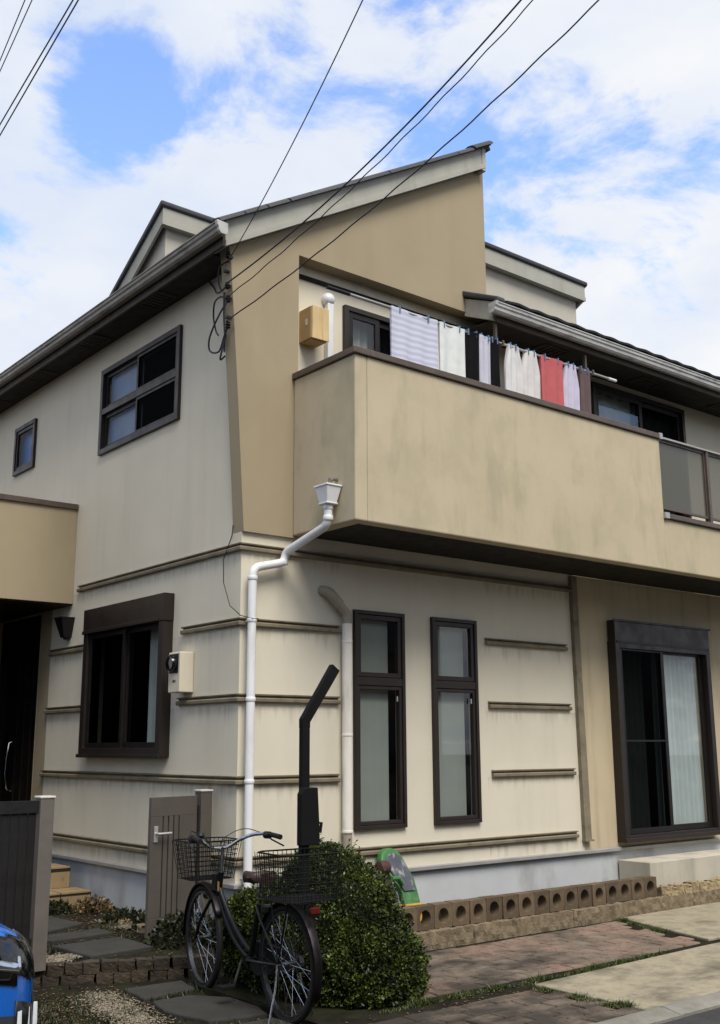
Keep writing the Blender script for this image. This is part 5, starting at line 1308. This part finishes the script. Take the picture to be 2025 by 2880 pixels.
# ================================================================== OVERHEAD AND SERVICE CABLES
CABLE = M('cable_black', lin(44, 44, 52), 0.6)
def wire(name, label, a, b_, r, sag, ext=0.0, n=40, twist=0.0, group='service wires to the house corner'):
    a, b_ = Vector(a), Vector(b_); d = (b_-a); pts_ = []
    for k in range(n+1):
        t = k/n*(1+ext); p = a+d*t; p.z -= sag*4*t*(1-t)
        if twist: p += Vector((math.cos(k*1.3), 0, math.sin(k*1.3)))*twist
        pts_.append(p)
    o = B().tube(pts_, r, 6).obj(name, CABLE, smooth=True); return tag(o, label, 'cable', group)
A0 = (-0.20, -0.07, 5.70)
wire('service_wire', 'service wire rising steepest from the gable corner insulator', (-0.20,-0.06,5.68), (-0.952,-2.80,6.20), 0.0045, 0.06, 1.2, group=None)
wire('service_wire', 'thick black service cable crossing the bargeboard, uppermost of three', (-0.23,-0.05,5.42), (-0.056,-3.351,6.30), 0.0065, 0.13, 1.2, group=None)
wire('service_wire', 'thin twisted service wire below the thick cable', (-0.215,-0.05,5.30), (0.008,-3.402,6.30), 0.0045, 0.10, 1.2, n=90, twist=0.004, group=None)
wire('service_wire', 'lowest service wire with a knot running to the upper right', (-0.24,-0.06,5.06), (0.454,-3.593,6.40), 0.0055, 0.11, 1.2, n=90, twist=0.003, group=None)
for k, (a, b_, lb) in enumerate([((-2.077,0.0,7.35), (-1.954,0.996,7.30), 'outermost overhead wire in the top left corner of the sky'), ((-2.121,0.036,7.35), (-2.01,0.849,7.30), 'second overhead wire beside the outermost at top left'), ((-1.711,-0.044,7.5), (-1.52,2.15,7.40), 'thick overhead wire at top left nearest the blue sky'), ((-1.745,-0.017,7.5), (-1.59,1.967,7.40), 'overhead wire just left of the thick one at top left')]):
    a, b_ = Vector(a), Vector(b_); d = b_-a
    wire('overhead_wire', lb, a-d*3/d.length, b_, 0.0065 if k > 1 else 0.0045, 0.0, 3.0, group='overhead wires at top left')
# insulators and looped leads at the corner
ib = thing('cable_bracket', 'black insulators and looped leads on the upper house corner', 'bracket', (-0.19, 0.05, 4.9))
br_ = B()
for z, y_ in ((5.66, -0.05), (5.56, 0.02), (5.42, 0.0), (5.31, 0.0), (5.14, 0.02)):
    xs0 = -0.0-0.0787*(z-3.268)
    br_.box(xs0-0.045, xs0+0.0, y_-0.02 if y_ > -0.03 else -0.075, y_+0.012, z-0.01, z+0.01)
br_.obj('bracket_arm', BLACK, ib)
for z, y_ in ((5.68, -0.055), (5.41, -0.02), (5.29, -0.02), (5.06, 0.0)):
    xs0 = -0.0787*(z-3.268)-0.04
    B().lathe([(0.012, -0.03), (0.024, -0.02), (0.014, -0.008), (0.026, 0.004), (0.014, 0.016), (0.02, 0.028)], (xs0, y_, z), 'z', 10).obj('insulator', BLACK, ib, smooth=True)
for pts_ in ([(-0.21,-0.04,5.42), (-0.20,0.10,5.40), (-0.10,0.34,5.50), (-0.03,0.50,5.62), (-0.01,0.62,5.73)],
             [(-0.20,-0.02,5.30), (-0.19,0.12,5.36), (-0.14,0.30,5.38), (-0.10,0.38,5.28), (-0.12,0.30,5.12), (-0.18,0.16,5.02)],
             [(-0.20,-0.04,5.29), (-0.24,0.05,5.16), (-0.24,0.20,5.00), (-0.20,0.26,4.90), (-0.17,0.16,4.87), (-0.17,0.08,4.98), (-0.17,0.03,5.06)],
             [(-0.17,0.09,5.40), (-0.165,0.10,5.2), (-0.15,0.10,5.0), (-0.14,0.12,4.86)],
             [(-0.16,0.06,5.0), (-0.17,0.12,4.84), (-0.15,0.16,4.80), (-0.14,0.10,4.82)],
             [(-0.19,0.0,5.66), (-0.22,0.1,5.62), (-0.2,0.14,5.5), (-0.18,0.12,5.42)]):
    P2 = [Vector(p) for p in pts_]; sm = []
    for i in range(len(P2)-1):
        p0, p1, p2, p3 = P2[max(0, i-1)], P2[i], P2[i+1], P2[min(len(P2)-1, i+2)]
        for k in range(6):
            t = k/6; sm.append(0.5*((2*p1)+(p2-p0)*t+(2*p0-5*p1+4*p2-p3)*t*t+(3*p1-p0-3*p2+p3)*t**3))
    sm.append(P2[-1]); B().tube(sm, 0.008, 6).obj('lead', CABLE, ib, smooth=True)
